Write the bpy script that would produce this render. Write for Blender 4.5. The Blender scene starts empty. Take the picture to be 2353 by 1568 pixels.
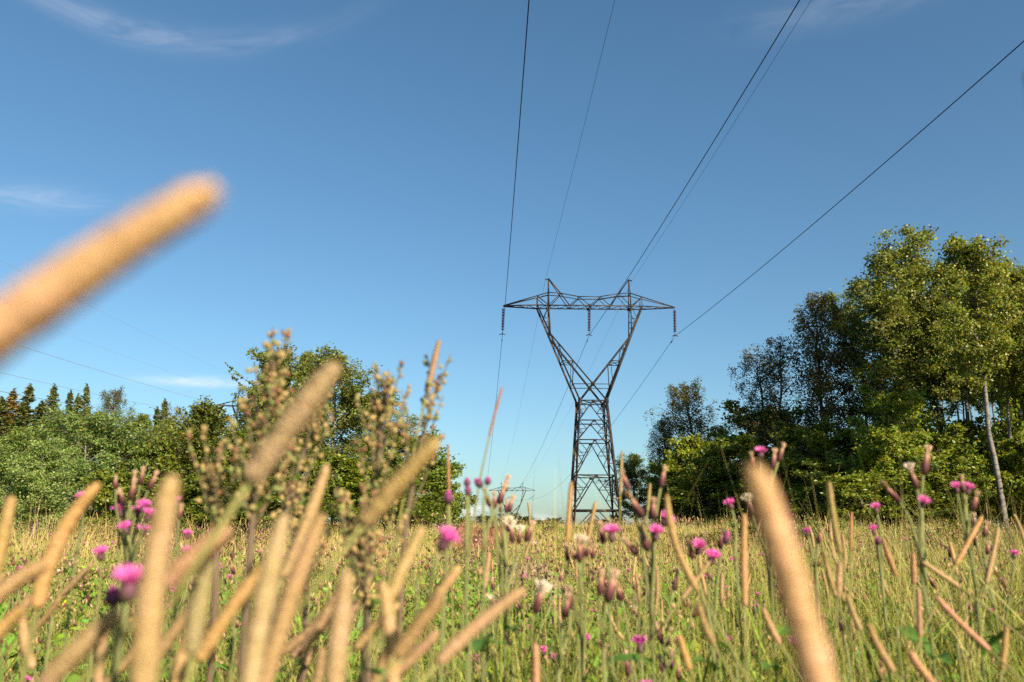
import bpy, math
import numpy as np
from mathutils import Vector

S = bpy.context.scene
COL = S.collection
R = math.radians
rng = np.random.default_rng(7)

# ------------------------------------------------------------------ camera
CAMZ = 0.75
PITCH = R(14.26)
cd = bpy.data.cameras.new("camera")
cam = bpy.data.objects.new("camera", cd)
COL.objects.link(cam)
cam.location = (0, 0, CAMZ)
cam.rotation_euler = (R(90) + PITCH, 0, 0)
cd.sensor_width = 36.0
cd.lens = 28.0
cd.clip_start = 0.01
cd.clip_end = 20000
cd.dof.use_dof = True
cd.dof.focus_distance = 60.0
cd.dof.aperture_fstop = 6.8
cd.dof.aperture_blades = 9
S.camera = cam

# ------------------------------------------------------------------ sky, sun, exposure
SUN_AZ, SUN_EL = R(145), R(25)          # azimuth clockwise from the view direction (+Y)
sun_dir = Vector((math.sin(SUN_AZ) * math.cos(SUN_EL), math.cos(SUN_AZ) * math.cos(SUN_EL), math.sin(SUN_EL)))
W = bpy.data.worlds.new("World")
S.world = W
W.use_nodes = True
wn, wl = W.node_tree.nodes, W.node_tree.links
wn.clear()
wout = wn.new("ShaderNodeOutputWorld")
wbg = wn.new("ShaderNodeBackground")
wbg.inputs[1].default_value = 0.062
sky = wn.new("ShaderNodeTexSky")
sky.sky_type = 'NISHITA'
sky.sun_disc = False
sky.sun_elevation = SUN_EL
sky.sun_rotation = SUN_AZ
sky.air_density = 1.0
sky.dust_density = 1.7
sky.ozone_density = 1.6
wl.new(wbg.outputs[0], wout.inputs[0])

sl = bpy.data.lights.new("sun", 'SUN')
sl.energy = 5.0
sl.angle = R(0.53)
sl.color = (1.0, 0.86, 0.66)
so = bpy.data.objects.new("sun", sl)
COL.objects.link(so)
so.rotation_euler = sun_dir.to_track_quat('Z', 'Y').to_euler()

S.view_settings.view_transform = 'Standard'
S.view_settings.look = 'None'
S.view_settings.gamma = 1.0
S.view_settings.exposure = 1.32
S.view_settings.use_curve_mapping = False
S.render.engine = 'CYCLES'
S.cycles.max_bounces = 6
S.cycles.diffuse_bounces = 3
S.cycles.glossy_bounces = 2
S.cycles.transmission_bounces = 4
S.cycles.use_denoising = False
S.cycles.caustics_reflective = False
S.cycles.caustics_refractive = False

# image position -> point at forward distance Y (photo seen 2353 wide)
FD, CXD, CYD = 28.0 / 36.0 * 2353, 1176.5, 784.0
def ray(px, py):
    u, v = (px - CXD) / FD, (CYD - py) / FD
    return np.array([u, math.cos(PITCH) - v * math.sin(PITCH), math.sin(PITCH) + v * math.cos(PITCH)])
def at(px, py, Y):
    r = ray(px, py)
    p = r * (Y / r[1])
    p[2] += CAMZ
    return p

# thin high clouds in the sky
def mathn(op, a=None, b=None, c=None):
    n = wn.new("ShaderNodeMath"); n.operation = op
    for i, v in enumerate((a, b, c)):
        if v is None: continue
        if isinstance(v, (int, float)): n.inputs[i].default_value = v
        else: wl.new(v, n.inputs[i])
    return n.outputs[0]
tc = wn.new("ShaderNodeTexCoord")
sep = wn.new("ShaderNodeSeparateXYZ")
wl.new(tc.outputs['Generated'], sep.inputs[0])
az = mathn('ARCTAN2', sep.outputs[0], sep.outputs[1])
el = mathn('ARCSINE', sep.outputs[2])
def cloud(px, py, wa, we, slope, curve, amt, freq, stretch, lo, hi):
    r = ray(px, py); r = r / np.linalg.norm(r)
    a0, e0 = math.atan2(r[0], r[1]), math.asin(r[2])
    da = mathn('SUBTRACT', az, a0)
    de = mathn('SUBTRACT', el, e0)
    de = mathn('SUBTRACT', de, mathn('MULTIPLY', da, slope))
    de = mathn('SUBTRACT', de, mathn('MULTIPLY', mathn('MULTIPLY', da, da), curve))
    g = mathn('ADD', mathn('POWER', mathn('ABSOLUTE', mathn('DIVIDE', da, wa)), 2.0), mathn('POWER', mathn('ABSOLUTE', mathn('DIVIDE', de, we)), 2.0))
    m = mathn('EXPONENT', mathn('MULTIPLY', g, -1.0))
    cb = wn.new("ShaderNodeCombineXYZ")
    wl.new(mathn('MULTIPLY', da, freq), cb.inputs[0]); wl.new(mathn('MULTIPLY', de, freq * stretch), cb.inputs[1])
    cb.inputs[2].default_value = px * 0.013
    nz = wn.new("ShaderNodeTexNoise"); nz.inputs['Scale'].default_value = 1.0
    nz.inputs['Detail'].default_value = 7.0; nz.inputs['Roughness'].default_value = 0.62; nz.inputs['Distortion'].default_value = 0.6
    wl.new(cb.outputs[0], nz.inputs['Vector'])
    mr = wn.new("ShaderNodeMapRange"); mr.inputs[1].default_value = lo; mr.inputs[2].default_value = hi
    wl.new(nz.outputs[0], mr.inputs[0])
    return mathn('MULTIPLY', mathn('MULTIPLY', m, mr.outputs[0]), amt)
clouds = [cloud(330, 80, 0.20, 0.013, 0.02, 0.9, 0.22, 8, 6.0, 0.30, 0.75),
          cloud(70, 455, 0.07, 0.012, 0.14, 0.0, 0.26, 16, 3.5, 0.30, 0.75),
          cloud(470, 878, 0.055, 0.0055, 0.03, 0.0, 0.48, 24, 4.0, 0.25, 0.6),
          cloud(1095, 1178, 0.020, 0.008, 0.0, 0.0, 0.7, 40, 1.6, 0.38, 0.55),
          cloud(1215, 1196, 0.030, 0.007, 0.0, 0.0, 0.6, 40, 1.6, 0.38, 0.55),
          cloud(1960, 5, 0.12, 0.018, 0.0, 0.0, 0.14, 10, 4.0, 0.35, 0.75),
          cloud(1500, 1150, 0.8, 0.02, 0.0, 0.0, 0.12, 7, 6.0, 0.45, 0.75)]
tot = clouds[0]
for c_ in clouds[1:]:
    tot = mathn('ADD', tot, c_)
tot = mathn('MINIMUM', tot, 0.9)
hsv = wn.new("ShaderNodeHueSaturation")
hsv.inputs['Saturation'].default_value = 1.12
grade = wn.new("ShaderNodeMix"); grade.data_type = 'RGBA'; grade.blend_type = 'MULTIPLY'; grade.inputs[0].default_value = 1
grade.inputs[7].default_value = (0.88, 1.02, 1.03, 1)
wl.new(sky.outputs[0], grade.inputs[6]); wl.new(grade.outputs[2], hsv.inputs['Color'])
wmix = wn.new("ShaderNodeMix"); wmix.data_type = 'RGBA'
wl.new(tot, wmix.inputs[0]); wl.new(hsv.outputs[0], wmix.inputs[6])
wmix.inputs[7].default_value = (8.4, 8.0, 8.0, 1)
wl.new(wmix.outputs[2], wbg.inputs[0])

# ------------------------------------------------------------------ materials
def new_mat(name):
    m = bpy.data.materials.new(name); m.use_nodes = True
    n, l = m.node_tree.nodes, m.node_tree.links
    n.clear()
    out = n.new("ShaderNodeOutputMaterial")
    return m, n, l, out

def leaf_mat(name, transl=0.35, rough=0.5, spec=0.35, use_obj=True, tr_gain=(1.35, 1.25, 0.55)):
    """tint attribute (per leaf colour) x object colour, diffuse + translucent"""
    m, n, l, out = new_mat(name)
    at_ = n.new("ShaderNodeAttribute"); at_.attribute_name = "tint"
    col = at_.outputs['Color']
    if use_obj:
        oi = n.new("ShaderNodeObjectInfo")
        mx = n.new("ShaderNodeMix"); mx.data_type = 'RGBA'; mx.blend_type = 'MULTIPLY'; mx.inputs[0].default_value = 1
        l.new(col, mx.inputs[6]); l.new(oi.outputs['Color'], mx.inputs[7]); col = mx.outputs[2]
    p = n.new("ShaderNodeBsdfPrincipled"); p.inputs['Roughness'].default_value = rough
    p.inputs['Specular IOR Level'].default_value = spec
    l.new(col, p.inputs['Base Color'])
    if transl > 0:
        t = n.new("ShaderNodeBsdfTranslucent")
        g = n.new("ShaderNodeMix"); g.data_type = 'RGBA'; g.blend_type = 'MULTIPLY'; g.inputs[0].default_value = 1
        l.new(col, g.inputs[6]); g.inputs[7].default_value = (*tr_gain, 1); l.new(g.outputs[2], t.inputs[0])
        ms = n.new("ShaderNodeMixShader"); ms.inputs[0].default_value = transl
        l.new(p.outputs[0], ms.inputs[1]); l.new(t.outputs[0], ms.inputs[2]); l.new(ms.outputs[0], out.inputs[0])
    else:
        l.new(p.outputs[0], out.inputs[0])
    return m

def noise_mat(name, c1, c2, scale=8.0, rough=0.8, bump=0.0, spec=0.3, c3=None, scale3=2.0, metallic=0.0, transl=0.0, coord='Object', stretch=(1, 1, 1)):
    m, n, l, out = new_mat(name)
    t = n.new("ShaderNodeTexCoord"); mp = n.new("ShaderNodeMapping"); mp.inputs['Scale'].default_value = stretch
    l.new(t.outputs[coord], mp.inputs[0])
    z = n.new("ShaderNodeTexNoise"); z.inputs['Scale'].default_value = scale; z.inputs['Detail'].default_value = 6; z.inputs['Roughness'].default_value = 0.65
    l.new(mp.outputs[0], z.inputs['Vector'])
    r = n.new("ShaderNodeValToRGB"); r.color_ramp.elements[0].position = 0.35; r.color_ramp.elements[1].position = 0.66
    r.color_ramp.elements[0].color = (*c1, 1); r.color_ramp.elements[1].color = (*c2, 1)
    l.new(z.outputs[0], r.inputs[0])
    col = r.outputs[0]
    if c3:
        z2 = n.new("ShaderNodeTexNoise"); z2.inputs['Scale'].default_value = scale3; z2.inputs['Detail'].default_value = 4
        l.new(mp.outputs[0], z2.inputs['Vector'])
        mr = n.new("ShaderNodeMapRange"); mr.inputs[1].default_value = 0.48; mr.inputs[2].default_value = 0.62
        l.new(z2.outputs[0], mr.inputs[0])
        mx = n.new("ShaderNodeMix"); mx.data_type = 'RGBA'
        l.new(mr.outputs[0], mx.inputs[0]); l.new(col, mx.inputs[6]); mx.inputs[7].default_value = (*c3, 1); col = mx.outputs[2]
    p = n.new("ShaderNodeBsdfPrincipled"); p.inputs['Roughness'].default_value = rough; p.inputs['Specular IOR Level'].default_value = spec
    p.inputs['Metallic'].default_value = metallic
    l.new(col, p.inputs['Base Color'])
    if bump > 0:
        b = n.new("ShaderNodeBump"); b.inputs['Strength'].default_value = bump; b.inputs['Distance'].default_value = 0.02
        l.new(z.outputs[0], b.inputs['Height']); l.new(b.outputs[0], p.inputs['Normal'])
    if transl > 0:
        tr = n.new("ShaderNodeBsdfTranslucent"); l.new(col, tr.inputs[0])
        ms = n.new("ShaderNodeMixShader"); ms.inputs[0].default_value = transl
        l.new(p.outputs[0], ms.inputs[1]); l.new(tr.outputs[0], ms.inputs[2]); l.new(ms.outputs[0], out.inputs[0])
    else:
        l.new(p.outputs[0], out.inputs[0])
    return m

def birch_mat(name, pale, dark):
    m, n, l, out = new_mat(name)
    t = n.new("ShaderNodeTexCoord"); mp = n.new("ShaderNodeMapping"); mp.inputs['Scale'].default_value = (3, 3, 9)
    l.new(t.outputs['Object'], mp.inputs[0])
    z = n.new("ShaderNodeTexNoise"); z.inputs['Scale'].default_value = 1.0; z.inputs['Detail'].default_value = 5; l.new(mp.outputs[0], z.inputs['Vector'])
    r = n.new("ShaderNodeValToRGB"); r.color_ramp.elements[0].position = 0.42; r.color_ramp.elements[1].position = 0.52
    r.color_ramp.elements[0].color = (*dark, 1); r.color_ramp.elements[1].color = (*pale, 1)
    l.new(z.outputs[0], r.inputs[0])
    p = n.new("ShaderNodeBsdfPrincipled"); p.inputs['Roughness'].default_value = 0.75
    l.new(r.outputs[0], p.inputs['Base Color']); l.new(p.outputs[0], out.inputs[0])
    return m

M = dict(
    leaf=leaf_mat("foliage", 0.42, 0.46, 0.38),
    needle=leaf_mat("needles", 0.15, 0.6, 0.2),
    grass=leaf_mat("grass_blades", 0.16, 0.55, 0.25, use_obj=False, tr_gain=(1.2, 1.15, 0.7)),
    weed=leaf_mat("weed_parts", 0.25, 0.6, 0.25, use_obj=False, tr_gain=(1.1, 1.1, 0.8)),
    bark=noise_mat("bark", (0.05, 0.042, 0.034), (0.13, 0.11, 0.09), 6, 0.9, 0.6, stretch=(4, 4, 1)),
    pale_bark=birch_mat("pale_bark", (0.135, 0.12, 0.108), (0.05, 0.045, 0.04)),
    grey_bark=birch_mat("grey_bark", (0.17, 0.145, 0.12), (0.07, 0.06, 0.05)),
    steel=noise_mat("weathered_steel", (0.006, 0.006, 0.008), (0.015, 0.013, 0.013), 3.0, 0.7, 0.0, 0.25, (0.040, 0.028, 0.022), 0.9, 0.0),
    gusset=noise_mat("gusset_steel", (0.010, 0.010, 0.012), (0.024, 0.021, 0.021), 5, 0.6),
    porcelain=noise_mat("brown_porcelain", (0.035, 0.007, 0.008), (0.06, 0.010, 0.011), 8, 0.25, 0, 0.4),
    fitting=noise_mat("galvanised_fitting", (0.10, 0.10, 0.105), (0.2, 0.2, 0.2), 10, 0.45, metallic=0.6),
    wire=noise_mat("aluminium_wire", (0.012, 0.012, 0.016), (0.02, 0.02, 0.025), 4, 0.6),
    bright_wire=noise_mat("pale_aluminium_wire", (0.28, 0.26, 0.24), (0.42, 0.4, 0.37), 4, 0.4, metallic=0.4),  # paler copy of the aluminium wire; its lit look is put into the colour
    sign=noise_mat("yellow_enamel", (0.62, 0.38, 0.03), (0.70, 0.44, 0.04), 6, 0.45),
    soil=noise_mat("reddish_soil", (0.12, 0.055, 0.032), (0.23, 0.115, 0.065), 5, 0.95, 0.9, 0.1, (0.09, 0.045, 0.03), 1.6),
    dry=noise_mat("dry_grey_earth", (0.13, 0.085, 0.06), (0.30, 0.215, 0.155), 22, 0.95, 0.9, 0.1, (0.2, 0.15, 0.09), 5),
    ground=noise_mat("meadow_soil", (0.025, 0.028, 0.012), (0.06, 0.055, 0.024), 1.3, 0.95, 0.3, 0.1, (0.06, 0.075, 0.02), 0.12),
)

def head_mat(name, c1, c2, c3):
    """timothy spike: tight rows of spikelets"""
    m, n, l, out = new_mat(name)
    t = n.new("ShaderNodeTexCoord")
    v = n.new("ShaderNodeTexVoronoi"); v.inputs['Scale'].default_value = 620; l.new(t.outputs['Object'], v.inputs['Vector'])
    r = n.new("ShaderNodeValToRGB"); r.color_ramp.elements[0].position = 0.12; r.color_ramp.elements[1].position = 0.75
    r.color_ramp.elements[0].color = (*c2, 1); r.color_ramp.elements[1].color = (*c1, 1)
    l.new(v.outputs['Distance'], r.inputs[0])
    z = n.new("ShaderNodeTexNoise"); z.inputs['Scale'].default_value = 60; l.new(t.outputs['Object'], z.inputs['Vector'])
    mr = n.new("ShaderNodeMapRange"); mr.inputs[1].default_value = 0.5; mr.inputs[2].default_value = 0.75; l.new(z.outputs[0], mr.inputs[0])
    mx = n.new("ShaderNodeMix"); mx.data_type = 'RGBA'; l.new(mr.outputs[0], mx.inputs[0]); l.new(r.outputs[0], mx.inputs[6]); mx.inputs[7].default_value = (*c3, 1)
    oi = n.new("ShaderNodeObjectInfo")
    mo = n.new("ShaderNodeMix"); mo.data_type = 'RGBA'; mo.blend_type = 'MULTIPLY'; mo.inputs[0].default_value = 1
    l.new(mx.outputs[2], mo.inputs[6]); l.new(oi.outputs['Color'], mo.inputs[7])
    p = n.new("ShaderNodeBsdfPrincipled"); p.inputs['Roughness'].default_value = 0.8; p.inputs['Specular IOR Level'].default_value = 0.15
    b = n.new("ShaderNodeBump"); b.inputs['Strength'].default_value = 0.25; b.inputs['Distance'].default_value = 0.0005; b.invert = True
    l.new(v.outputs['Distance'], b.inputs['Height']); l.new(b.outputs[0], p.inputs['Normal'])
    tr = n.new("ShaderNodeBsdfTranslucent"); l.new(mo.outputs[2], tr.inputs[0])
    ms = n.new("ShaderNodeMixShader"); ms.inputs[0].default_value = 0.28
    l.new(mo.outputs[2], p.inputs['Base Color']); l.new(p.outputs[0], ms.inputs[1]); l.new(tr.outputs[0], ms.inputs[2]); l.new(ms.outputs[0], out.inputs[0])
    return m
M['timothy'] = head_mat("timothy_spike", (0.36, 0.24, 0.11), (0.51, 0.365, 0.185), (0.48, 0.31, 0.19))

# ------------------------------------------------------------------ mesh helpers
def mesh_np(name, V, F, tint=None, mats=None, smooth=False, midx=None):
    """V (n,3), F list of (k,m) index arrays"""
    me = bpy.data.meshes.new(name)
    V = np.asarray(V, np.float32)
    if not isinstance(F, list): F = [F]
    F = [np.asarray(f, np.int32) for f in F if len(f)]
    loops = np.concatenate([f.ravel() for f in F]) if F else np.zeros(0, np.int32)
    tots = np.concatenate([np.full(len(f), f.shape[1], np.int32) for f in F])
    me.vertices.add(len(V)); me.vertices.foreach_set('co', V.ravel())
    me.loops.add(len(loops)); me.loops.foreach_set('vertex_index', loops)
    st = np.concatenate([[0], np.cumsum(tots)[:-1]]).astype(np.int32)
    me.polygons.add(len(tots)); me.polygons.foreach_set('loop_start', st)
    try: me.polygons.foreach_set('loop_total', tots)
    except Exception: pass
    if smooth: me.polygons.foreach_set('use_smooth', np.ones(len(tots), bool))
    if midx is not None: me.polygons.foreach_set('material_index', np.asarray(midx, np.int32))
    if tint is not None:
        a = me.attributes.new("tint", 'FLOAT_COLOR', 'POINT')
        c = np.ones((len(V), 4), np.float32); c[:, :3] = tint
        a.data.foreach_set('color', c.ravel())
    for m in (mats or []): me.materials.append(m)
    me.update(calc_edges=True)
    return me

class Geo:
    """collects vertices / quads / tris / tints"""
    def __init__(s): s.V, s.Q, s.T, s.C, s.n = [], [], [], [], 0
    def add(s, V, Q=None, T=None, C=(0.5, 0.5, 0.5)):
        V = np.asarray(V, float)
        s.V.append(V)
        if Q is not None and len(Q): s.Q.append(np.asarray(Q) + s.n)
        if T is not None and len(T): s.T.append(np.asarray(T) + s.n)
        C = np.asarray(C, float)
        s.C.append(np.broadcast_to(C, (len(V), 3)) if C.ndim == 1 else C)
        s.n += len(V)
    def mesh(s, name, mat, smooth=False):
        F = []
        if s.Q: F.append(np.concatenate(s.Q))
        if s.T: F.append(np.concatenate(s.T))
        return mesh_np(name, np.concatenate(s.V), F, np.concatenate(s.C), [mat], smooth)

def norm(v):
    v = np.asarray(v, float); return v / max(np.linalg.norm(v), 1e-9)

def tube(P, r, sides=6, cap=True, bumpy=0.0, g=rng):
    """tube along points P with radii r -> V, Q, T"""
    P = np.asarray(P, float); n = len(P); r = np.broadcast_to(np.asarray(r, float), (n,))
    t = np.gradient(P, axis=0); t /= np.maximum(np.linalg.norm(t, axis=1, keepdims=True), 1e-9)
    ref = np.array([0., 0, 1]) if abs(t[0][2]) < 0.9 else np.array([1., 0, 0])
    u = norm(np.cross(t[0], ref)); U = []
    for i in range(n):
        u = norm(u - t[i] * np.dot(u, t[i])); U.append(u)
    U = np.array(U); B = np.cross(t, U)
    a = np.arange(sides) / sides * 2 * np.pi
    rr = r[:, None] * (1 + (bumpy * g.normal(size=(n, sides)) if bumpy else 0))
    V = P[:, None, :] + rr[..., None] * (np.cos(a)[None, :, None] * U[:, None, :] + np.sin(a)[None, :, None] * B[:, None, :])
    V = V.reshape(-1, 3)
    i, j = np.meshgrid(np.arange(n - 1), np.arange(sides), indexing='ij')
    k = (j + 1) % sides
    Q = np.stack([i * sides + j, i * sides + k, (i + 1) * sides + k, (i + 1) * sides + j], -1).reshape(-1, 4)
    T = np.zeros((0, 3), int)
    if cap:
        V = np.concatenate([V, P[:1], P[-1:]]); c0, c1 = n * sides, n * sides + 1
        j = np.arange(sides); k = (j + 1) % sides
        T = np.concatenate([np.stack([k, j, np.full(sides, c0)], -1), np.stack([(n - 1) * sides + j, (n - 1) * sides + k, np.full(sides, c1)], -1)])
    return V, Q, T

def bez(p0, p1, p2, p3, n):
    t = np.linspace(0, 1, n)[:, None]
    return (1 - t) ** 3 * p0 + 3 * (1 - t) ** 2 * t * p1 + 3 * (1 - t) * t ** 2 * p2 + t ** 3 * p3

def link(name, mesh, parent=None, loc=None):
    o = bpy.data.objects.new(name, mesh)
    COL.objects.link(o)
    if parent is not None: o.parent = parent
    if loc is not None: o.location = loc
    return o
def tag(o, label=None, cat=None, group=None, kind=None):
    if label: o['label'] = label
    if cat: o['category'] = cat
    if group: o['group'] = group
    if kind: o['kind'] = kind
    return o
def thing(name, label, cat, loc, group=None, rotz=0.0, scale=None):
    e = link(name, None, None, loc); e.empty_display_size = 0.2; e.rotation_euler[2] = rotz
    if scale is not None: e.scale = scale
    return tag(e, label, cat, group)
def copy_tree(src, loc, rotz, scale, label=None):
    c = src.copy(); COL.objects.link(c); c.location = loc; c.rotation_euler = (0, 0, rotz); c.scale = scale
    if label: c['label'] = label
    for ch in src.children:
        d = ch.copy(); COL.objects.link(d); d.parent = c
        for g2 in ch.children:
            e = g2.copy(); COL.objects.link(e); e.parent = d
    return c

# ------------------------------------------------------------------ ground
def sstep(a, b, x):
    t = np.clip((x - a) / (b - a), 0, 1); return t * t * (3 - 2 * t)
def ground(x, y):
    x = np.asarray(x, float); y = np.asarray(y, float)
    side = 0.35 + 0.65 * sstep(-16, -1, x)
    rise = 0.0262 * np.clip(y, 0, 78) * side
    fall = -0.021 * np.clip(y - 78, 0, 260)
    hill = 10.5 * sstep(-28, -75, x + 0.0 * y) * sstep(60, 150, y)
    und = 0.05 * np.sin(x * 0.9 + 1.3) * np.sin(y * 0.7) * sstep(1.5, 6, np.hypot(x, y)) + 0.09 * np.sin(x * 0.31) * np.sin(y * 0.23 + 2) * sstep(3, 12, np.hypot(x, y))
    return rise + fall + hill + und
def gz(x, y): return float(ground(x, y))

def axis(lims):
    return np.concatenate([np.linspace(a, b, n, endpoint=False) for a, b, n in lims] + [[lims[-1][1]]])
gx = axis([(-6000, -400, 14), (-400, -100, 20), (-100, -20, 40), (-20, 20, 100), (20, 100, 40), (100, 400, 20), (400, 6000, 14)])
gy = axis([(-3000, -100, 12), (-100, -5, 20), (-5, 30, 90), (30, 110, 80), (110, 400, 40), (400, 9000, 20)])
X, Y = np.meshgrid(gx, gy)
Vg = np.stack([X, Y, ground(X, Y)], -1).reshape(-1, 3)
ny, nx = X.shape
i, j = np.meshgrid(np.arange(ny - 1), np.arange(nx - 1), indexing='ij')
Qg = np.stack([i * nx + j, i * nx + j + 1, (i + 1) * nx + j + 1, (i + 1) * nx + j], -1).reshape(-1, 4)
tag(link("ground", mesh_np("ground", Vg, Qg, None, [M['ground']], True)), kind="structure")

# ------------------------------------------------------------------ power pylons
def angle_bar(p, q, w, out):
    """L-section steel bar from p to q, flange width w"""
    p, q = np.asarray(p, float), np.asarray(q, float)
    a = norm(q - p); o_ = np.asarray(out, float)
    e1 = o_ - a * np.dot(o_, a)
    if np.linalg.norm(e1) < 0.05: e1 = np.cross(a, [0.3, 1, 0.2])
    e1 = norm(e1); e2 = np.cross(a, e1); t = max(0.012, w * 0.14)
    prof = [(0, 0), (-w, 0), (-w, t), (-t, t), (-t, w), (0, w)]
    prof = [(x + w * 0.35, y - w * 0.35) for x, y in prof]
    V = np.array([c + e1 * x + e2 * y for c in (p, q) for x, y in prof])
    Q = [[k, (k + 1) % 6, 6 + (k + 1) % 6, 6 + k] for k in range(6)]
    Q += [[0, 3, 2, 1], [0, 5, 4, 3], [6, 7, 8, 9], [6, 9, 10, 11]]
    return V, np.array(Q)

def tower_members(knee=17.15, body=True):
    """list of (kind, part group, p, q, width)"""
    L = []
    def m(kind, p, q, w): L.append((kind, np.array(p, float), np.array(q, float), w))
    hw = lambda z: 2.0 - (2.0 - 1.16) * z / 11.1
    lev = [-0.3, 1.75, 4.65, 7.65, 9.35, 11.1]
    for sx in (-1, 1):
        for sy in (-1, 1):
            m('leg', (sx * hw(-0.3), sy * hw(-0.3), -0.3), (sx * 1.16, sy * 1.16, 11.1), 0.17)
    def face(a0, a1, b0, b1, k):   # a: upper corners, b: lower corners
        a0, a1, b0, b1 = map(np.array, (a0, a1, b0, b1))
        mid = (a0 + a1) / 2
        m('girt', a0, a1, 0.10 if k != 0 else 0.14)
        for c_up, c_lo in ((a0, b0), (a1, b1)):
            m('brace', mid, c_lo, 0.085)
            if k == 0: continue
            prev = None
            for f in ((0.36, 0.68) if k in (1, 2) else (0.45, 0.78)):
                pl = c_up + (c_lo - c_up) * f; pd = mid + (c_lo - mid) * f
                m('strut', pl, pd, 0.055)
                if prev is not None: m('strut', prev[0], pd, 0.05)
                else: m('strut', c_up, pd, 0.05)
                prev = (pl, pd)
    for k in range(5):
        zu, zl = lev[k + 1], lev[k]
        hu, hl = hw(zu), hw(zl)
        for s in (-1, 1):
            face((-hu, s * hu, zu), (hu, s * hu, zu), (-hl, s * hl, zl), (hl, s * hl, zl), k)
            face((s * hu, -hu, zu), (s * hu, hu, zu), (s * hl, -hl, zl), (s * hl, hl, zl), k)
    m('brace', (-1.16, -1.16, 11.1), (1.16, 1.16, 11.1), 0.07); m('brace', (1.16, -1.16, 11.1), (-1.16, 1.16, 11.1), 0.07)
    m('brace', (-hw(4.65), -hw(4.65), 4.65), (hw(4.65), hw(4.65), 4.65), 0.06)
    # fork
    dyz = lambda z: 1.16 + (0.58 - 1.16) * (z - 11.1) / (19.85 - 11.1)
    xo = lambda z: 1.16 + (4.75 - 1.16) * (z - 11.1) / (19.85 - 11.1)
    kx = xo(knee)
    zc = 11.1 + (knee - 11.1) * 1.16 / (kx + 1.16)
    xi = lambda z: -1.16 + (kx + 1.16) * (z - 11.1) / (knee - 11.1)
    for sx in (-1, 1):
        for sy in (-1, 1):
            P = lambda x, z: (sx * x, sy * dyz(z), z)
            m('fork_leg', P(1.16, 11.1), P(4.75, 19.85), 0.15)
            m('fork_leg', P(-1.16, 11.1), P(kx, knee), 0.13)
            m('post', P(kx, knee), (sx * 3.72, sy * 0.58, 19.85), 0.11)
            m('post', (sx * 3.72, sy * 0.58, 19.85), (sx * 3.72, sy * 0.45, 21.1), 0.11)
            m('post', (sx * 3.72, sy * 0.45, 21.1), (sx * 3.70, sy * 0.06, 22.55), 0.09)
            z1, z2 = zc + (knee - zc) * 0.46, zc + (knee - zc) * 0.79
            for z in (z1, z2): m('strut', P(xo(z), z), P(xi(z), z), 0.06)
            m('strut', P(xi(z2), z2), P(xo(z1), z1), 0.055)
            m('strut', P(xi(z1), z1), P(xo(zc), zc), 0.055)
            zr = knee + (19.85 - knee) * 0.55
            zr2 = knee + (19.85 - knee) * 0.36
            m('strut', P(xo(zr), zr), P(kx + (3.72 - kx) * 0.55, zr), 0.055)
            m('strut', P(xo(zr2), zr2), P(kx + (3.72 - kx) * 0.36, zr2), 0.05)
            m('strut', P(xo(zr), zr), (sx * 3.72, sy * 0.58, 19.85), 0.055)
        for z in (zc, zc + (knee - zc) * 0.46, zc + (knee - zc) * 0.79, knee):
            m('strut', (sx * xo(z), -dyz(z), z), (sx * xo(z), dyz(z), z), 0.055)
            if z > zc: m('strut', (sx * xi(z), -dyz(z), z), (sx * xi(z), dyz(z), z), 0.055)
        z = zc + (knee - zc) * 0.46
        m('strut', (sx * xo(z), -dyz(z), z), (sx * xi(z), dyz(z), z), 0.045); m('strut', (sx * xo(z), dyz(z), z), (sx * xi(z), -dyz(z), z), 0.045)
    for sy in (-1, 1):
        m('girt', (-xo(zc), sy * dyz(zc), zc), (xo(zc), sy * dyz(zc), zc), 0.07)
    # cross arm
    zl = 19.85
    lowx = [-4.75, -3.72, -1.85, 0, 1.85, 3.72, 4.75]
    ups = [(3.72, 21.1, 0.45), (2.65, 21.04, 0.43), (0.95, 20.74, 0.42)]
    for sy in (-1, 1):
        m('lower_chord', (-4.75, sy * 0.58, zl), (4.75, sy * 0.58, zl), 0.11)
        for sx in (-1, 1):
            m('lower_chord', (sx * 4.75, sy * 0.58, zl), (sx * 7.82, sy * 0.05, zl + 0.03), 0.10)
            m('upper_chord', (sx * 7.82, sy * 0.04, zl + 0.08), (sx * 3.72, sy * 0.45, 21.1), 0.085)
            m('upper_chord', (sx * 3.72, sy * 0.45, 21.1), (sx * 2.65, sy * 0.43, 21.04), 0.085)
            m('upper_chord', (sx * 2.65, sy * 0.43, 21.04), (sx * 0.95, sy * 0.42, 20.74), 0.085)
            m('web', (sx * 4.75, sy * 0.58, zl), (sx * 4.75, sy * 0.37, 20.76), 0.07)
            m('web', (sx * 4.75, sy * 0.37, 20.76), (sx * 3.72, sy * 0.58, zl), 0.065)
            m('web', (sx * 3.72, sy * 0.58, zl), (sx * 2.65, sy * 0.43, 21.04), 0.06)
            m('peak_strut', (sx * 3.70, sy * 0.05, 22.55), (sx * 2.65, sy * 0.43, 21.04), 0.085)
            m('web', (sx * 2.65, sy * 0.43, 21.04), (sx * 1.85, sy * 0.58, zl), 0.075)
            m('web', (sx * 1.85, sy * 0.58, zl), (sx * 0.95, sy * 0.42, 20.74), 0.06)
            m('web', (sx * 0.95, sy * 0.42, 20.74), (0, sy * 0.58, zl), 0.07)
        m('upper_chord', (-0.95, sy * 0.42, 20.74), (0.95, sy * 0.42, 20.74), 0.085)
    xs = np.linspace(-4.75, 4.75, 11)
    for a, b in zip(xs[:-1], xs[1:]):
        m('web', (a, 0.58, zl), (a, -0.58, zl), 0.05); m('web', (a, 0.58, zl), (b, -0.58, zl), 0.05)
    m('web', (4.75, 0.58, zl), (4.75, -0.58, zl), 0.05)
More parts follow.
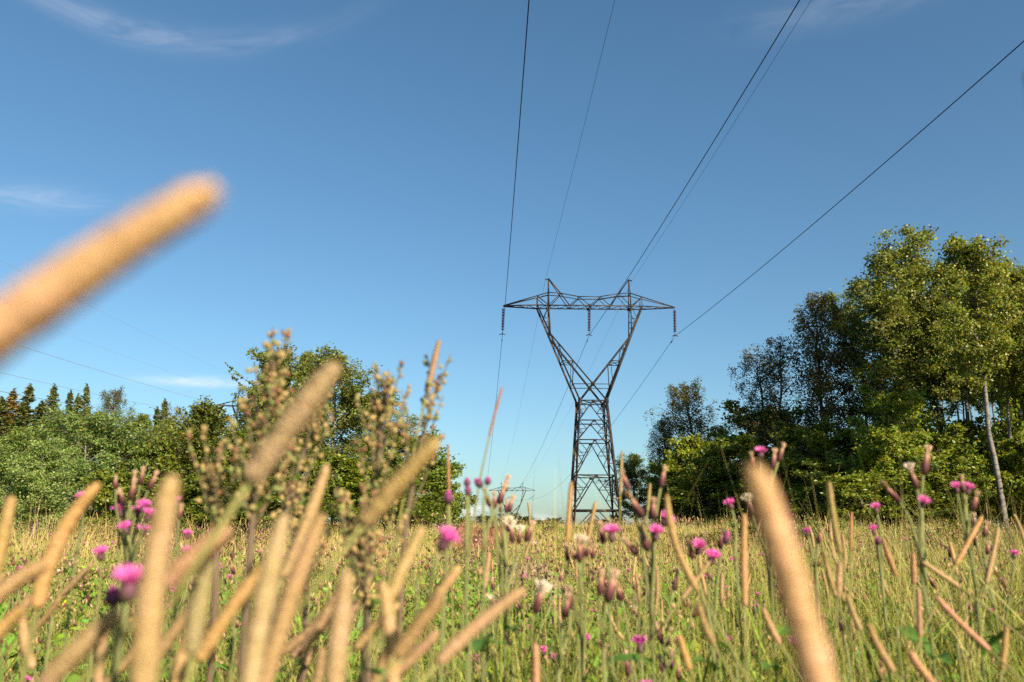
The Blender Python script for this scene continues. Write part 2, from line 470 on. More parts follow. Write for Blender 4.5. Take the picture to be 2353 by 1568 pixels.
    for sx in (-1, 1):
        for f0, f1 in ((0, 0.28), (0.28, 0.55), (0.55, 0.78)):
            y0, y1 = 0.58 - 0.53 * f0, 0.58 - 0.53 * f1
            xa, xb = 4.75 + 3.07 * f0, 4.75 + 3.07 * f1
            m('web', (sx * xa, y0, zl), (sx * xb, -y1, zl), 0.045); m('web', (sx * xb, y1, zl), (sx * xb, -y1, zl), 0.045)
        for x, z, y in ups: m('web', (sx * x, -y, z), (sx * x, y, z), 0.05)
        m('peak_bracket', (sx * 3.68, 0, 22.52), (sx * 4.0, 0, 22.42), 0.08)
    return L, zc

def pylon(label, loc, yaw, detailed, knee=17.15, scale=1.0):
    root = thing("power_pylon", label, "pylon", loc, None, yaw, (scale,) * 3)
    Lm, zc = tower_members(knee)
    if detailed:
        for kind, p, q, w in Lm:
            mid = (p + q) / 2
            V, Q = angle_bar(p, q, w, (mid[0] * 0.7 + 1e-3, mid[1], 0))
            link(kind, mesh_np(kind, V, Q, None, [M['steel']]), root)
        hw = lambda z: 2.0 - 0.84 * z / 11.1
        pts = [(0, s * (hw(z) + 0.012), z - 0.06, 0.30, 0.22) for z in (1.75, 4.65, 7.65, 9.35, 11.1) for s in (-1, 1)]
        dyc = 1.16 - 0.58 * (zc - 11.1) / 8.75
        pts += [(0, s * (dyc + 0.015), zc, 0.36, 0.42) for s in (-1, 1)]
        pts += [(sx * 1.16, s * 1.19, 11.1, 0.36, 0.46) for sx in (-1, 1) for s in (-1, 1)]
        pts += [(x, s * 0.6, 19.85, 0.3, 0.3) for x in (-3.72, 0, 3.72) for s in (-1, 1)]
        for x, y, z, w, h in pts:
            V = np.array([(x + a * w / 2, y + b * 0.008, z + c * h / 2) for a in (-1, 1) for b in (-1, 1) for c in (-1, 1)])
            Q = [[0, 1, 3, 2], [4, 6, 7, 5], [0, 4, 5, 1], [2, 3, 7, 6], [0, 2, 6, 4], [1, 5, 7, 3]]
            link("gusset_plate", mesh_np("gusset_plate", V, np.array(Q), None, [M['gusset']]), root)
        # yellow number plate on a leg
        x, y, z = hw(2.55) + 0.02, -hw(2.55) - 0.03, 2.55
        V = np.array([(x + a * 0.15, y + b * 0.01, z + c * 0.24) for a in (-1, 1) for b in (-1, 1) for c in (-1, 1)])
        o = link("warning_plate", mesh_np("warning_plate", V, np.array([[0, 1, 3, 2], [4, 6, 7, 5], [0, 4, 5, 1], [2, 3, 7, 6], [0, 2, 6, 4], [1, 5, 7, 3]]), None, [M['sign']]), root)
        o['label'] = "small yellow plate fixed to the leg"
        for sx in (-1, 1):
            for sy in (-1, 1):
                V, Q, T = tube([(sx * 2.02, sy * 2.02, -0.5), (sx * 2.02, sy * 2.02, 0.12)], [0.32, 0.27], 10)
                link("concrete_footing", mesh_np("concrete_footing", V, [Q, T], None, [M['dry']]), root)
    else:
        groups = {}
        for kind, p, q, w in Lm:
            g_ = 'leg' if kind == 'leg' else 'body_bracing' if max(p[2], q[2]) <= 11.2 else 'crossarm' if min(p[2], q[2]) >= 19.7 else 'fork'
            mid = (p + q) / 2
            V, Q = angle_bar(p, q, w * 1.25, (mid[0] * 0.7 + 1e-3, mid[1], 0))
            if g_ == 'leg': link('leg', mesh_np('leg', V, Q, None, [M['steel']]), root); continue
            groups.setdefault(g_, Geo()).add(V, Q)
        for k, g_ in groups.items(): link(k, g_.mesh(k, M['steel']), root)
    return root

def make_frame(yaw, loc, scale=1.0):
    c, s = math.cos(yaw), math.sin(yaw)
    return lambda x, y, z: np.array([loc[0] + scale * (c * x - s * y), loc[1] + scale * (s * x + c * y), loc[2] + scale * z])

def insulator(label, top, direction, n=14, length=2.25, horns=True, group=None):
    """string of discs from top along direction"""
    root = thing("insulator_string", label, "insulator", tuple(top), group)
    d = Vector(direction).normalized()
    root.rotation_euler = (-d).to_track_quat('Z', 'Y').to_euler()
    rod, Qr, Tr = tube([(0, 0, 0), (0, 0, -length - 0.32)], 0.028, 6)
    link("suspension_rod", mesh_np("suspension_rod", rod, [Qr, Tr], None, [M['fitting']]), root)
    pitch_ = (length - 0.2) / n
    prof = [(0.03, 0.02), (0.055, -0.01), (0.06, -0.03), (0.145, -0.065), (0.15, -0.085), (0.06, -0.09), (0.03, -pitch_ + 0.02)]
    a = np.arange(14) / 14 * 2 * np.pi
    V = np.array([(r_ * math.cos(t), r_ * math.sin(t), z) for r_, z in prof for t in a])
    Q = np.array([[i * 14 + j, (i + 1) * 14 + j, (i + 1) * 14 + (j + 1) % 14, i * 14 + (j + 1) % 14] for i in range(len(prof) - 1) for j in range(14)])
    me = mesh_np("disc", V, Q, None, [M['porcelain']], True)
    for k in range(n): link("disc", me, root, (0, 0, -0.15 - k * pitch_))
    if horns:
        t = np.linspace(0.15, 1.5 * np.pi, 14)
        for s in (-1, 1):
            P = np.stack([s * (0.2 + 0.17 * np.cos(t)), 0 * t, -length + 0.07 + 0.20 * np.sin(t)], -1)
            V, Q, T = tube(P, 0.013, 5)
            link("arcing_ring", mesh_np("arcing_ring", V, [Q, T], None, [M['fitting']]), root)
        Vc, Qc, Tc = tube([(0, -0.28, -length - 0.36), (0, -0.1, -length - 0.28), (0, 0.1, -length - 0.28), (0, 0.28, -length - 0.36)], [0.03, 0.05, 0.05, 0.03], 6)
        link("suspension_clamp", mesh_np("suspension_clamp", Vc, [Qc, Tc], None, [M['gusset']]), root)
    end = np.array(top, float) + np.array(d) * (length + 0.32)
    return root, end

def wire(name, label, cat, pts, r, mat, dampers=(), group=None):
    pts = np.asarray(pts, float)
    V, Q, T = tube(pts, r, 6)
    me = mesh_np("strand", V, [Q, T], None, [mat], True)
    if not len(dampers):
        return tag(link(name, me), label, cat, group)
    root = thing(name, label, cat, (0, 0, 0), group)
    link("strand", me, root)
    for dp in dampers:
        i = int(np.argmin(np.linalg.norm(pts - dp, axis=1))); c = np.asarray(dp, float)
        t = norm(pts[min(i + 1, len(pts) - 1)] - pts[max(i - 1, 0)])
        g_ = Geo()
        V, Q, T = tube([c - t * 0.2 + [0, 0, -0.09], c + t * 0.2 + [0, 0, -0.09]], 0.012, 5); g_.add(V, Q, T)
        V, Q, T = tube([c, c + [0, 0, -0.09]], 0.02, 5); g_.add(V, Q, T)
        for s in (-1, 1):
            V, Q, T = tube([c + t * s * 0.13 + [0, 0, -0.09], c + t * s * 0.27 + [0, 0, -0.09]], 0.048, 8); g_.add(V, Q, T)
        link("vibration_damper", g_.mesh("vibration_damper", M['gusset']), root)
    return root

TX, TY = 7.02, 69.4
TLOC = (TX, TY, CAMZ + 0.95); TYAW = R(2.0)
pylon("tall dark lattice pylon with forked top standing on the meadow crest", TLOC, TYAW, True)
tf = make_frame(TYAW, TLOC)
FX, FY = 0.0, 275.0
FLOC = (FX, FY, CAMZ + 17.4 - 19.85); FYAW = R(0)
pylon("small distant lattice pylon rising behind the meadow crest", FLOC, FYAW, False, 15.4)
ff = make_frame(FYAW, FLOC)
lp = at(518 / 1.0408, 970 / 1.0408, 160); LYAW = R(10)
LLOC = (lp[0] + 7.82 * math.cos(LYAW), lp[1] + 7.82 * math.sin(LYAW), lp[2] - 19.85)
pylon("far pylon half hidden behind the cherry trees", LLOC, LYAW, False)
lf = make_frame(LYAW, LLOC)

MX, BB, CC = 0.02727, -0.08445, 0.000486
names = {-1: "left arm tip", 0: "middle of the crossarm", 1: "right arm tip"}
clamps_far = {}
where = {-1: "arm end farthest from the aspens", 0: "crossarm middle, over the fork", 1: "arm end nearest the aspens"}
for k in (-1, 0, 1):
    top = tf(k * 7.80, 0, 19.80)
    _, end = insulator("disc insulator string under the forked pylon's " + where[k], top, (-0.03, 0, -1))
    # near span
    s = np.linspace(0, 150, 120)
    near = np.stack([end[0] + MX * s, end[1] - s, end[2] + BB * s + CC * s * s], -1)
    # far end: string swung to the left on the distant pylon
    ftop = ff(k * 7.75, 0, 19.75)
    hang = ftop + np.array([0, 0, -1.5])
    fe = hang + norm([-0.86, 0, -0.5]) * 2.4
    clamps_far[k] = (ftop, hang, fe)
    u = np.linspace(0, 1, 60)[:, None]
    far = end + (fe - end) * u
    far[:, 2] -= 4 * {-1: 3.6, 0: 3.6, 1: 4.2}[k] * (u * (1 - u))[:, 0]
    far2 = fe + (np.array([fe[0] - 150, fe[1] + 60, fe[2] + 3]) - fe) * u
    far2[:, 2] -= 4 * 5.0 * (u * (1 - u))[:, 0]
    pts = np.concatenate([near[::-1], far[1:], far2[1:]])
    dm = [end + (far[1] - far[0]) / np.linalg.norm(far[1] - far[0]) * 1.35]
    wire("power_conductor", "dark conductor clamped below the forked pylon's " + where[k], "power line", pts, 0.019, M['wire'], dm)
    Vh, Qh, Th = tube([ftop, hang], 0.03, 5)
    r_, _ = insulator("tiny insulator string swung sideways under the distant pylon's crossarm", hang, norm([-0.86, 0, -0.5]), 10, 2.2, False, "strings on the distant pylon")
    rr = link("hanger_rod", mesh_np("hanger_rod", Vh, [Qh, Th], None, [M['fitting']]), r_)
    rr.matrix_parent_inverse = (r_.matrix_basis).inverted()
for k in (-1, 1):
    pk = tf(k * 3.98, 0, 22.40)
    s = np.linspace(0, 150, 100)
    b2, c2 = (-0.060, 0.00030) if k < 0 else (-0.062, 0.00034)
    mx2 = MX if k < 0 else MX
    near = np.stack([pk[0] + mx2 * s, pk[1] - s, pk[2] + b2 * s + c2 * s * s], -1)
    fp = ff(k * 3.9, 0, 22.4)
    u = np.linspace(0, 1, 50)[:, None]
    far = pk + (fp - pk) * u; far[:, 2] -= 4 * 2.6 * (u * (1 - u))[:, 0]
    wire("earth_wire", "thin earth wire over the forked pylon's peak on the " + ("open sky side" if k < 0 else "aspen side"), "power line",
         np.concatenate([near[::-1], far[1:]]), 0.0085, M['wire'])
# the other line on the left
lend = []
for k, (lx, ly, Yl) in {-1: (0, 936, 72), 0: (0, 891, 63), 1: (0, 812, 53)}.items():
    top = lf(k * 7.8, 0, 19.8)
    _, end = insulator("red-brown insulator string on the half hidden pylon", top, (0, 0, -1), 12, 2.2, False, "strings on the half hidden pylon")
    e2 = at(lx / 1.0408, ly / 1.0408, Yl)
    d = (e2 - end); e3 = e2 + d * 0.5
    u = np.linspace(0, 1, 60)[:, None]
    pts = end + (e3 - end) * u; pts[:, 2] -= 4 * 1.6 * (u * (1 - u))[:, 0]
    pts[:, 2] += (u[:, 0] * 1.5) * 4 * 1.6 * (1 / 1.5) * (1 - 1 / 1.5)
    wire("power_conductor", ["pale sunlit conductor sagging low across the spruce tops", "thin grey conductor passing just over the spruce tops", "grey conductor crossing open sky towards the half hidden pylon"][k + 1], "power line", pts, 0.028 if k < 0 else 0.015,
         M['bright_wire'])
for k, (lx, ly, Yl) in {-1: (0, 735, 66), 1: (0, 616, 54)}.items():
    st_ = lf(k * 3.9, 0, 22.4)
    e2 = at(lx / 1.0408, ly / 1.0408, Yl); e3 = e2 + (e2 - st_) * 0.5
    u = np.linspace(0, 1, 40)[:, None]
    pts = st_ + (e3 - st_) * u; pts[:, 2] -= 4 * 0.7 * (u * (1 - u))[:, 0] - 0.6 * u[:, 0]
    wire("earth_wire", ["hair-thin earth wire below the other one of the half hidden pylon", "hair-thin earth wire highest above the spruce tops"][(k + 1) // 2], "power line", pts, 0.008, M['bright_wire'])

# ------------------------------------------------------------------ trees
def leaf_quads(C, size, g, up=0.35, outward=None, aspect=0.70):
    """kite leaves at centres C"""
    n = len(C)
    N = g.normal(size=(n, 3)); N[:, 2] += up
    if outward is not None: N += outward
    N /= np.linalg.norm(N, axis=1, keepdims=True)
    A = g.normal(size=(n, 3)); A -= N * (A * N).sum(1, keepdims=True); A /= np.linalg.norm(A, axis=1, keepdims=True)
    B = np.cross(N, A)
    s = (np.asarray(size) * g.uniform(0.65, 1.3, n))[:, None] if np.ndim(size) == 0 else (size * g.uniform(0.65, 1.3, n))[:, None]
    V = np.stack([C - A * s * 0.5, C + B * s * aspect * 0.5 + N * s * 0.10 - A * s * 0.05, C + A * s * 0.5, C - B * s * aspect * 0.5 + N * s * 0.10 - A * s * 0.05], 1).reshape(-1, 3)
    return V, np.arange(4 * n).reshape(-1, 4)

def tints(n, base, g, var=0.25, yellow=0.08):
    c = np.array(base)[None, :] * (1 + var * g.normal(size=(n, 1)).clip(-1.8, 2.2) * 0.6)
    c = c * (1 + 0.10 * g.normal(size=(n, 3)))
    y = g.random(n) < yellow
    c[y] = c[y] * np.array([1.7, 1.25, 0.8])
    return np.clip(c, 0.004, 0.9)

def broadleaf(seed, H=10.0, Rr=3.0, base=0.15, n_limb=34, leaf=0.13, n_leaf=16000, col=(0.07, 0.11, 0.025), up=0.6, droop=0.0, profile='oval', clump=0.34, trunk_r=0.13, trunks=1, shoots=0, yellow=0.06, lean=0.0, sparse=0.0):
    g = np.random.default_rng(seed)
    T_ = Geo(); ends = []
    for k in range(trunks):
        a0 = g.uniform(0, 6.28); sp = (0.0 if trunks == 1 else g.uniform(0.08, 0.22) * H)
        n = 12; z = np.linspace(-0.25, H * g.uniform(0.90, 0.97), n)
        f = np.clip(z / H, 0, 1)
        wob = np.cumsum(g.normal(size=(n, 2)) * 0.012 * H, 0) * f[:, None]
        P = np.stack([np.cos(a0) * sp * f + wob[:, 0] + lean * H * f ** 1.3, np.sin(a0) * sp * f + wob[:, 1], z], -1)
        P[0, :2] = 0; 
        rad = trunk_r * (1 - f) ** 0.85 / (1 if trunks == 1 else 1.4) + 0.012
        T_.add(*tube(P, rad, 8))
        nl = n_limb // trunks
        for q in range(nl):
            f0 = base + (0.97 - base) * (q + g.random()) / nl
            c = np.array([np.interp(f0 * H, z, P[:, i]) for i in range(3)])
            t = (f0 - base) / (1 - base)
            if profile == 'oval': w = (math.sin(math.pi * min(max(t * 0.86 + 0.14, 0), 1)) ** 0.7)
            elif profile == 'dome': w = math.sqrt(max(0.02, 1 - t ** 2.2))
            elif profile == 'column': w = 0.55 + 0.45 * math.sin(math.pi * (t * 0.8 + 0.12))
            else: w = 1 - 0.75 * t
            if t > 0.9: w *= 0.8
            ln = Rr * w * g.uniform(0.62, 1.12)
            a = q * 2.39996 + g.normal() * 0.5 + k
            e = up * (0.55 + 0.75 * t) + g.normal() * 0.15
            d = np.array([math.cos(a) * math.cos(e), math.sin(a) * math.cos(e), math.sin(e)])
            m_ = 6; s_ = np.linspace(0, 1, m_)[:, None]
            L_ = c + d * ln * s_ + np.array([0, 0, 1]) * ln * (0.18 - 0.25 * droop) * s_ ** 2 + np.cumsum(g.normal(size=(m_, 3)) * ln * 0.035, 0) * s_
            T_.add(*tube(L_, (trunk_r * 0.33 * (1 - 0.55 * f0)) * (1 - 0.88 * s_[:, 0]) + 0.006, 5, False))
            ns = max(3, int(3 + ln * 2.4))
            for b in range(ns):
                fb = 0.28 + 0.72 * (b + g.random()) / ns
                cb = L_[0] * 0 + np.array([np.interp(fb, s_[:, 0], L_[:, i]) for i in range(3)])
                db = norm(d * 0.7 + g.normal(size=3) * 0.75 + [0, 0, 0.25 - droop * 0.6])
                lb = ln * g.uniform(0.16, 0.34) * (1.15 - 0.4 * fb) + 0.15
                E_ = np.stack([cb, cb + db * lb * 0.5, cb + db * lb + [0, 0, -0.12 * lb]])
                T_.add(*tube(E_, [0.014, 0.009, 0.004], 4, False))
                ends.append((cb + db * lb * 0.5, lb, d)); ends.append((cb + db * lb, lb, d))
        ends.append((P[-1], 0.4, np.array([0, 0, 1.]))); ends.append((P[-2], 0.5, np.array([0, 0, 1.])))
    sh_pts = []
    for q in range(shoots):
        a = g.uniform(0, 6.28); f0 = g.uniform(0.35, 0.95)
        rr = Rr * 0.75 * math.sqrt(max(0.05, 1 - f0 ** 2.2))
        c = np.array([math.cos(a) * rr, math.sin(a) * rr, f0 * H])
        d = norm([math.cos(a) * 0.8, math.sin(a) * 0.8, g.uniform(0.25, 0.9)])
        ln = g.uniform(0.9, 1.7) * Rr / 3 * 1.3
        s_ = np.linspace(0, 1, 6)[:, None]
        L_ = c - d * ln * 0.25 + d * ln * 1.25 * s_ + np.array([0, 0, 1]) * ln * 0.22 * s_ ** 2 - np.array([0, 0, 1]) * ln * 0.1 * s_
        T_.add(*tube(L_, 0.022 - 0.017 * s_[:, 0], 4, False))
        ss = g.uniform(0.1, 1, 70)
        sh_pts.append(np.stack([np.interp(ss, s_[:, 0], L_[:, i]) for i in range(3)], -1) + g.normal(size=(70, 3)) * 0.045)
    # leaves round the twig ends
    E_ = np.array([e[0] for e in ends]); D_ = np.array([e[2] for e in ends]); LB = np.array([e[1] for e in ends])
    keep = g.random(len(E_)) > sparse
    E_, D_, LB = E_[keep], D_[keep], LB[keep]
    wgt = g.gamma(1.0, 1.0, len(E_)) + 0.12; wgt /= wgt.sum()
    idx = g.choice(len(E_), n_leaf, p=wgt)
    off = g.normal(size=(n_leaf, 3)) * (clump * 0.68 * (0.6 + 0.6 * LB[idx]))[:, None] * np.array([1, 1, 0.72])
    if droop > 0:
        off *= (1 - 0.45 * droop)
        off[:, 2] -= g.gamma(1.6, 0.33, n_leaf) * droop * H / 11
    C = E_[idx] + off
    C = C[(C[:, 2] > 0.15)]
    if sh_pts: C = np.concatenate([C] + sh_pts)
    ctr = np.array([lean * H * 0.6, 0, H * 0.55])
    out = (C - ctr) / np.maximum(np.linalg.norm(C - ctr, axis=1, keepdims=True), 0.1)
    V, Q = leaf_quads(C, leaf * 1.22, g, 0.25, out * 0.35)
    # each spray of leaves has its own shade of green
    tw = 1 + 0.16 * np.sin(C[:, 0:1] * 2.1 + C[:, 2:3] * 1.7) * np.cos(C[:, 1:2] * 1.9)
    tc_ = np.repeat(tints(len(C), col, g, 0.28, yellow) * tw, 4, 0)
    return T_, mesh_np("crown", V, Q, tc_, [M['leaf']])

def spruce(seed, H=16.0, Rr=2.6, col=(0.060, 0.078, 0.028)):
    g = np.random.default_rng(seed)
    T_ = Geo(); z = np.linspace(-0.3, H, 10)
    T_.add(*tube(np.stack([0 * z, 0 * z, z], -1), 0.18 * (1 - np.clip(z / H, 0, 1)) + 0.01, 7))
    Vs, Ct = [], []
    zz = 0.06 * H
    while zz < H * 0.985:
        t = zz / H; nb = int(6 + 4 * (1 - t))
        for b in range(nb):
            a = g.uniform(0, 6.28); ln = Rr * (1 - t) ** 0.85 * g.uniform(0.7, 1.1) + 0.12
            e = 0.55 * t - 0.28 * (1 - t) + g.normal() * 0.08
            d = np.array([math.cos(a) * math.cos(e), math.sin(a) * math.cos(e), math.sin(e)])
            sidev = np.array([-math.sin(a), math.cos(a), 0])
            m_ = int(10 + 26 * ln / Rr)
            s_ = g.uniform(0.12, 1, m_)
            c = np.array([0, 0, zz]) + d * ln * s_[:, None] + np.array([0, 0, 1.0]) * (0.22 * ln * s_ ** 2.2)[:, None]
            c += sidev * (g.normal(size=m_) * 0.16 * ln * (1.1 - s_))[:, None]
            c[:, 2] -= np.abs(g.normal(size=m_)) * 0.16
            Vs.append(c)
        zz += H * 0.022 * g.uniform(0.8, 1.25) + 0.05
    C = np.concatenate(Vs + [np.stack([0 * np.ones(30), 0 * np.ones(30), np.linspace(H * 0.94, H * 1.02, 30)], -1) + g.normal(size=(30, 3)) * 0.04])
    V, Q = leaf_quads(C, 0.46, g, 0.5, None, 0.34)
    return T_, mesh_np("crown", V, Q, np.repeat(tints(len(C), col, g, 0.3, 0.03), 4, 0), [M['needle']])

PROTO = {}
def proto(key, kind, barkmat, H, Rr, **kw):
    T_, crown = (spruce(kw.pop('seed'), H, Rr, **kw) if kind == 'spruce' else broadleaf(kw.pop('seed'), H, Rr, **kw))
    co = np.zeros(len(crown.vertices) * 3, np.float32); crown.vertices.foreach_get('co', co); co = co.reshape(-1, 3)
    PROTO[key] = (T_.mesh("trunk", M[barkmat], True), crown, float(np.percentile(co[:, 2], 99.9)), float(np.percentile(np.abs(co[:, 0]), 97.5)))
proto('willow_a', 'b', 'grey_bark', 8, 2.6, seed=11, base=0.08, n_limb=46, leaf=0.115, n_leaf=24000, col=(0.165, 0.235, 0.060), up=0.75, profile='dome', trunks=2, clump=0.30, trunk_r=0.12, yellow=0.02)
proto('willow_b', 'b', 'pale_bark', 9, 3.2, seed=12, base=0.34, n_limb=44, leaf=0.115, n_leaf=24000, col=(0.150, 0.215, 0.056), up=0.7, profile='dome', trunks=3, clump=0.32, trunk_r=0.13, yellow=0.02)
proto('maple_a', 'b', 'bark', 7, 2.8, seed=21, base=0.10, n_limb=44, leaf=0.19, n_leaf=13000, col=(0.160, 0.195, 0.022), up=0.45, profile='dome', clump=0.30, yellow=0.05)
proto('maple_b', 'b', 'bark', 7.5, 3.0, seed=22, base=0.06, n_limb=50, leaf=0.19, n_leaf=13500, col=(0.145, 0.180, 0.022), up=0.4, profile='oval', clump=0.28, yellow=0.05)
proto('cherry_a', 'b', 'bark', 9, 2.9, seed=31, base=0.07, n_limb=50, leaf=0.125, n_leaf=24000, col=(0.120, 0.148, 0.022), up=0.75, profile='dome', shoots=46, clump=0.30, yellow=0.06)
proto('cherry_b', 'b', 'bark', 9, 2.7, seed=32, base=0.07, n_limb=48, leaf=0.125, n_leaf=22000, col=(0.120, 0.148, 0.022), up=0.8, profile='oval', shoots=60, clump=0.28, yellow=0.08)
proto('birch_a', 'b', 'pale_bark', 12, 2.6, seed=41, base=0.16, n_limb=56, leaf=0.11, n_leaf=26000, col=(0.135, 0.165, 0.032), up=0.75, droop=0.25, profile='oval', clump=0.27, trunk_r=0.12, yellow=0.05)
proto('birch_b', 'b', 'bark', 14, 3.2, seed=42, base=0.22, n_limb=44, leaf=0.10, n_leaf=17000, col=(0.095, 0.100, 0.030), up=0.9, droop=0.85, profile='oval', clump=0.30, trunk_r=0.16, yellow=0.10, sparse=0.12)
proto('birch_c', 'b', 'bark', 15, 3.3, seed=43, base=0.28, n_limb=40, leaf=0.10, n_leaf=13500, col=(0.100, 0.085, 0.030), up=0.95, droop=0.6, profile='oval', clump=0.30, trunk_r=0.17, yellow=0.22, sparse=0.2, trunks=2)
proto('aspen_a', 'b', 'grey_bark', 20, 3.6, seed=51, base=0.30, n_limb=66, leaf=0.165, n_leaf=27000, col=(0.150, 0.178, 0.032), up=0.75, profile='column', clump=0.36, trunk_r=0.19, yellow=0.04)
proto('aspen_b', 'b', 'pale_bark', 20, 3.2, seed=52, base=0.48, n_limb=52, leaf=0.165, n_leaf=19000, col=(0.155, 0.182, 0.032), up=0.8, profile='oval', clump=0.36, trunk_r=0.20, yellow=0.05)
proto('aspen_c', 'b', 'grey_bark', 19, 3.0, seed=53, base=0.55, n_limb=44, leaf=0.165, n_leaf=14000, col=(0.145, 0.172, 0.032), up=0.8, profile='oval', clump=0.36, trunk_r=0.15, yellow=0.03, sparse=0.1)
proto('shrub_a', 'b', 'bark', 2.4, 1.6, seed=61, base=0.02, n_limb=34, leaf=0.085, n_leaf=9000, col=(0.095, 0.130, 0.020), up=0.6, profile='dome', trunks=3, clump=0.20, trunk_r=0.04, yellow=0.05)
proto('spruce_a', 'spruce', 'bark', 17, 2.7, seed=71)
proto('spruce_b', 'spruce', 'bark', 17, 2.3, seed=72)

def tree(name, label, key, px, py, Yd, wpx, color=(1, 1, 1), group=None, rot=None, cat="tree", zfix=None):
    """tree whose top is seen at px,py from the meadow at distance Yd"""
    tr, cr, H0, R0 = PROTO[key]
    top = at(px, py, Yd); x, y = top[0], Yd
    g0 = gz(x, y); H = max(top[2] - g0, 0.6)
    w = wpx / FD * Yd * 0.5
    sz = H / H0; sr = w / R0
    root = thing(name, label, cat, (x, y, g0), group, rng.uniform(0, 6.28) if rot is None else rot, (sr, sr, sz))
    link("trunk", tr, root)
    c = link("crown", cr, root); c.color = (*color, 1)  # per-tree leaf tint
    return root

G = [0]
# left side
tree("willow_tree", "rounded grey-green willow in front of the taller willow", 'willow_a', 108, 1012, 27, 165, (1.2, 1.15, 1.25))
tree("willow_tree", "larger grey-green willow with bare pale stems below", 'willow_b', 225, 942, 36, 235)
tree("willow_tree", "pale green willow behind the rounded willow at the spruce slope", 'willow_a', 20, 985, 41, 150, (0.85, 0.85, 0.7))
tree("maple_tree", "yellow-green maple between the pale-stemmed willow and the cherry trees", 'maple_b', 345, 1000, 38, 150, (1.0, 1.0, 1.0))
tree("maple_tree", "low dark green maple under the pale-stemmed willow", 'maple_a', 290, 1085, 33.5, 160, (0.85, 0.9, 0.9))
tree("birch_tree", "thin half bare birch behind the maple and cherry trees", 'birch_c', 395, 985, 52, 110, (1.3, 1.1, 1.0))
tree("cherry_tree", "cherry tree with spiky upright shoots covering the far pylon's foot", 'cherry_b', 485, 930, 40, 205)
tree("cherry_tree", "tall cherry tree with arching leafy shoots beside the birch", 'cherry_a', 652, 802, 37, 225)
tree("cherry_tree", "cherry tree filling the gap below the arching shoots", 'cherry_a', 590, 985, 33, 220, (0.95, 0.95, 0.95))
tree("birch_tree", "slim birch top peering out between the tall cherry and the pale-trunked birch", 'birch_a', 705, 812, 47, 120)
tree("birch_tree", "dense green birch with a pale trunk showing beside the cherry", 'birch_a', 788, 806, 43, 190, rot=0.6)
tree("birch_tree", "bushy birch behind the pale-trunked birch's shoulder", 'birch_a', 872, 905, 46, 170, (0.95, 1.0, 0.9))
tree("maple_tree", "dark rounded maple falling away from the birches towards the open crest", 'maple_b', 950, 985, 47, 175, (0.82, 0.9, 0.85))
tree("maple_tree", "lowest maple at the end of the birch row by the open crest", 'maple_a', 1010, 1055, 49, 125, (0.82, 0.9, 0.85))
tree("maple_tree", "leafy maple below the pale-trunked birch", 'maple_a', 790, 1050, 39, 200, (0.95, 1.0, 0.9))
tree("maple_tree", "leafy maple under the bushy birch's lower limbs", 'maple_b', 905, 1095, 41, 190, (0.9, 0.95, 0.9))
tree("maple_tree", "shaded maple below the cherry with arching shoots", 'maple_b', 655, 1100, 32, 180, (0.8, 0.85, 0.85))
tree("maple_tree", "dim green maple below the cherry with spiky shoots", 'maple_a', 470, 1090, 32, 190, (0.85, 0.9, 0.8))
for k, (px, py, Yd, w) in enumerate([(70, 1225, 25, 150), (165, 1215, 27, 150), (255, 1205, 29, 150), (380, 1195, 29, 170), (10, 1180, 27, 120)]):
    tree("shrub", "low green shrub at the foot of the willows and maples", 'shrub_a', px, py, Yd, w, (0.9, 1.0, 0.85), "shrubs at the foot of the willows", cat="shrub")
# slope with spruces behind
for k, (px, py, Yd, w, key) in enumerate([(5, 915, 128, 75, 'spruce_a'), (32, 897, 135, 70, 'spruce_a'), (70, 886, 140, 62, 'spruce_b'), (126, 886, 140, 58, 'spruce_a'), (163, 900, 146, 42, 'spruce_b'),
                                     (180, 908, 150, 40, 'spruce_b'), (200, 886, 143, 50, 'spruce_a'), (380, 920, 150, 52, 'spruce_a'), (362, 938, 152, 38, 'spruce_b'), (98, 925, 132, 66, 'spruce_b'), (52, 935, 122, 72, 'spruce_a'), (-40, 890, 130, 80, 'spruce_a')]):
    tree("spruce_tree", "dark pointed spruce on the slope behind the willows", key, px, py, Yd, w * 1.45, (1.5, 1.4, 1.1) if k not in (1,) else (2.8, 1.5, 0.9), "spruces on the slope behind the willows")
tree("birch_tree", "broad drooping birch among the spruces on the slope", 'birch_b', 278, 892, 126, 100, (1.1, 1.1, 0.9))
tree("birch_tree", "small crooked birch at the edge of the spruces near the far pylon", 'birch_c', 438, 928, 110, 60, (0.9, 0.9, 0.8))
for k, (px, py, Yd, w) in enumerate([(135, 945, 108, 110), (235, 945, 112, 110), (320, 950, 112, 110), (400, 965, 105, 100), (60, 985, 95, 120), (470, 975, 100, 110), (560, 985, 98, 120)]):
    tree("birch_tree", "rounded birch below the spruces on the slope", 'birch_a', px, py, Yd, w, (1.0, 1.0, 0.85), "birches below the spruces")

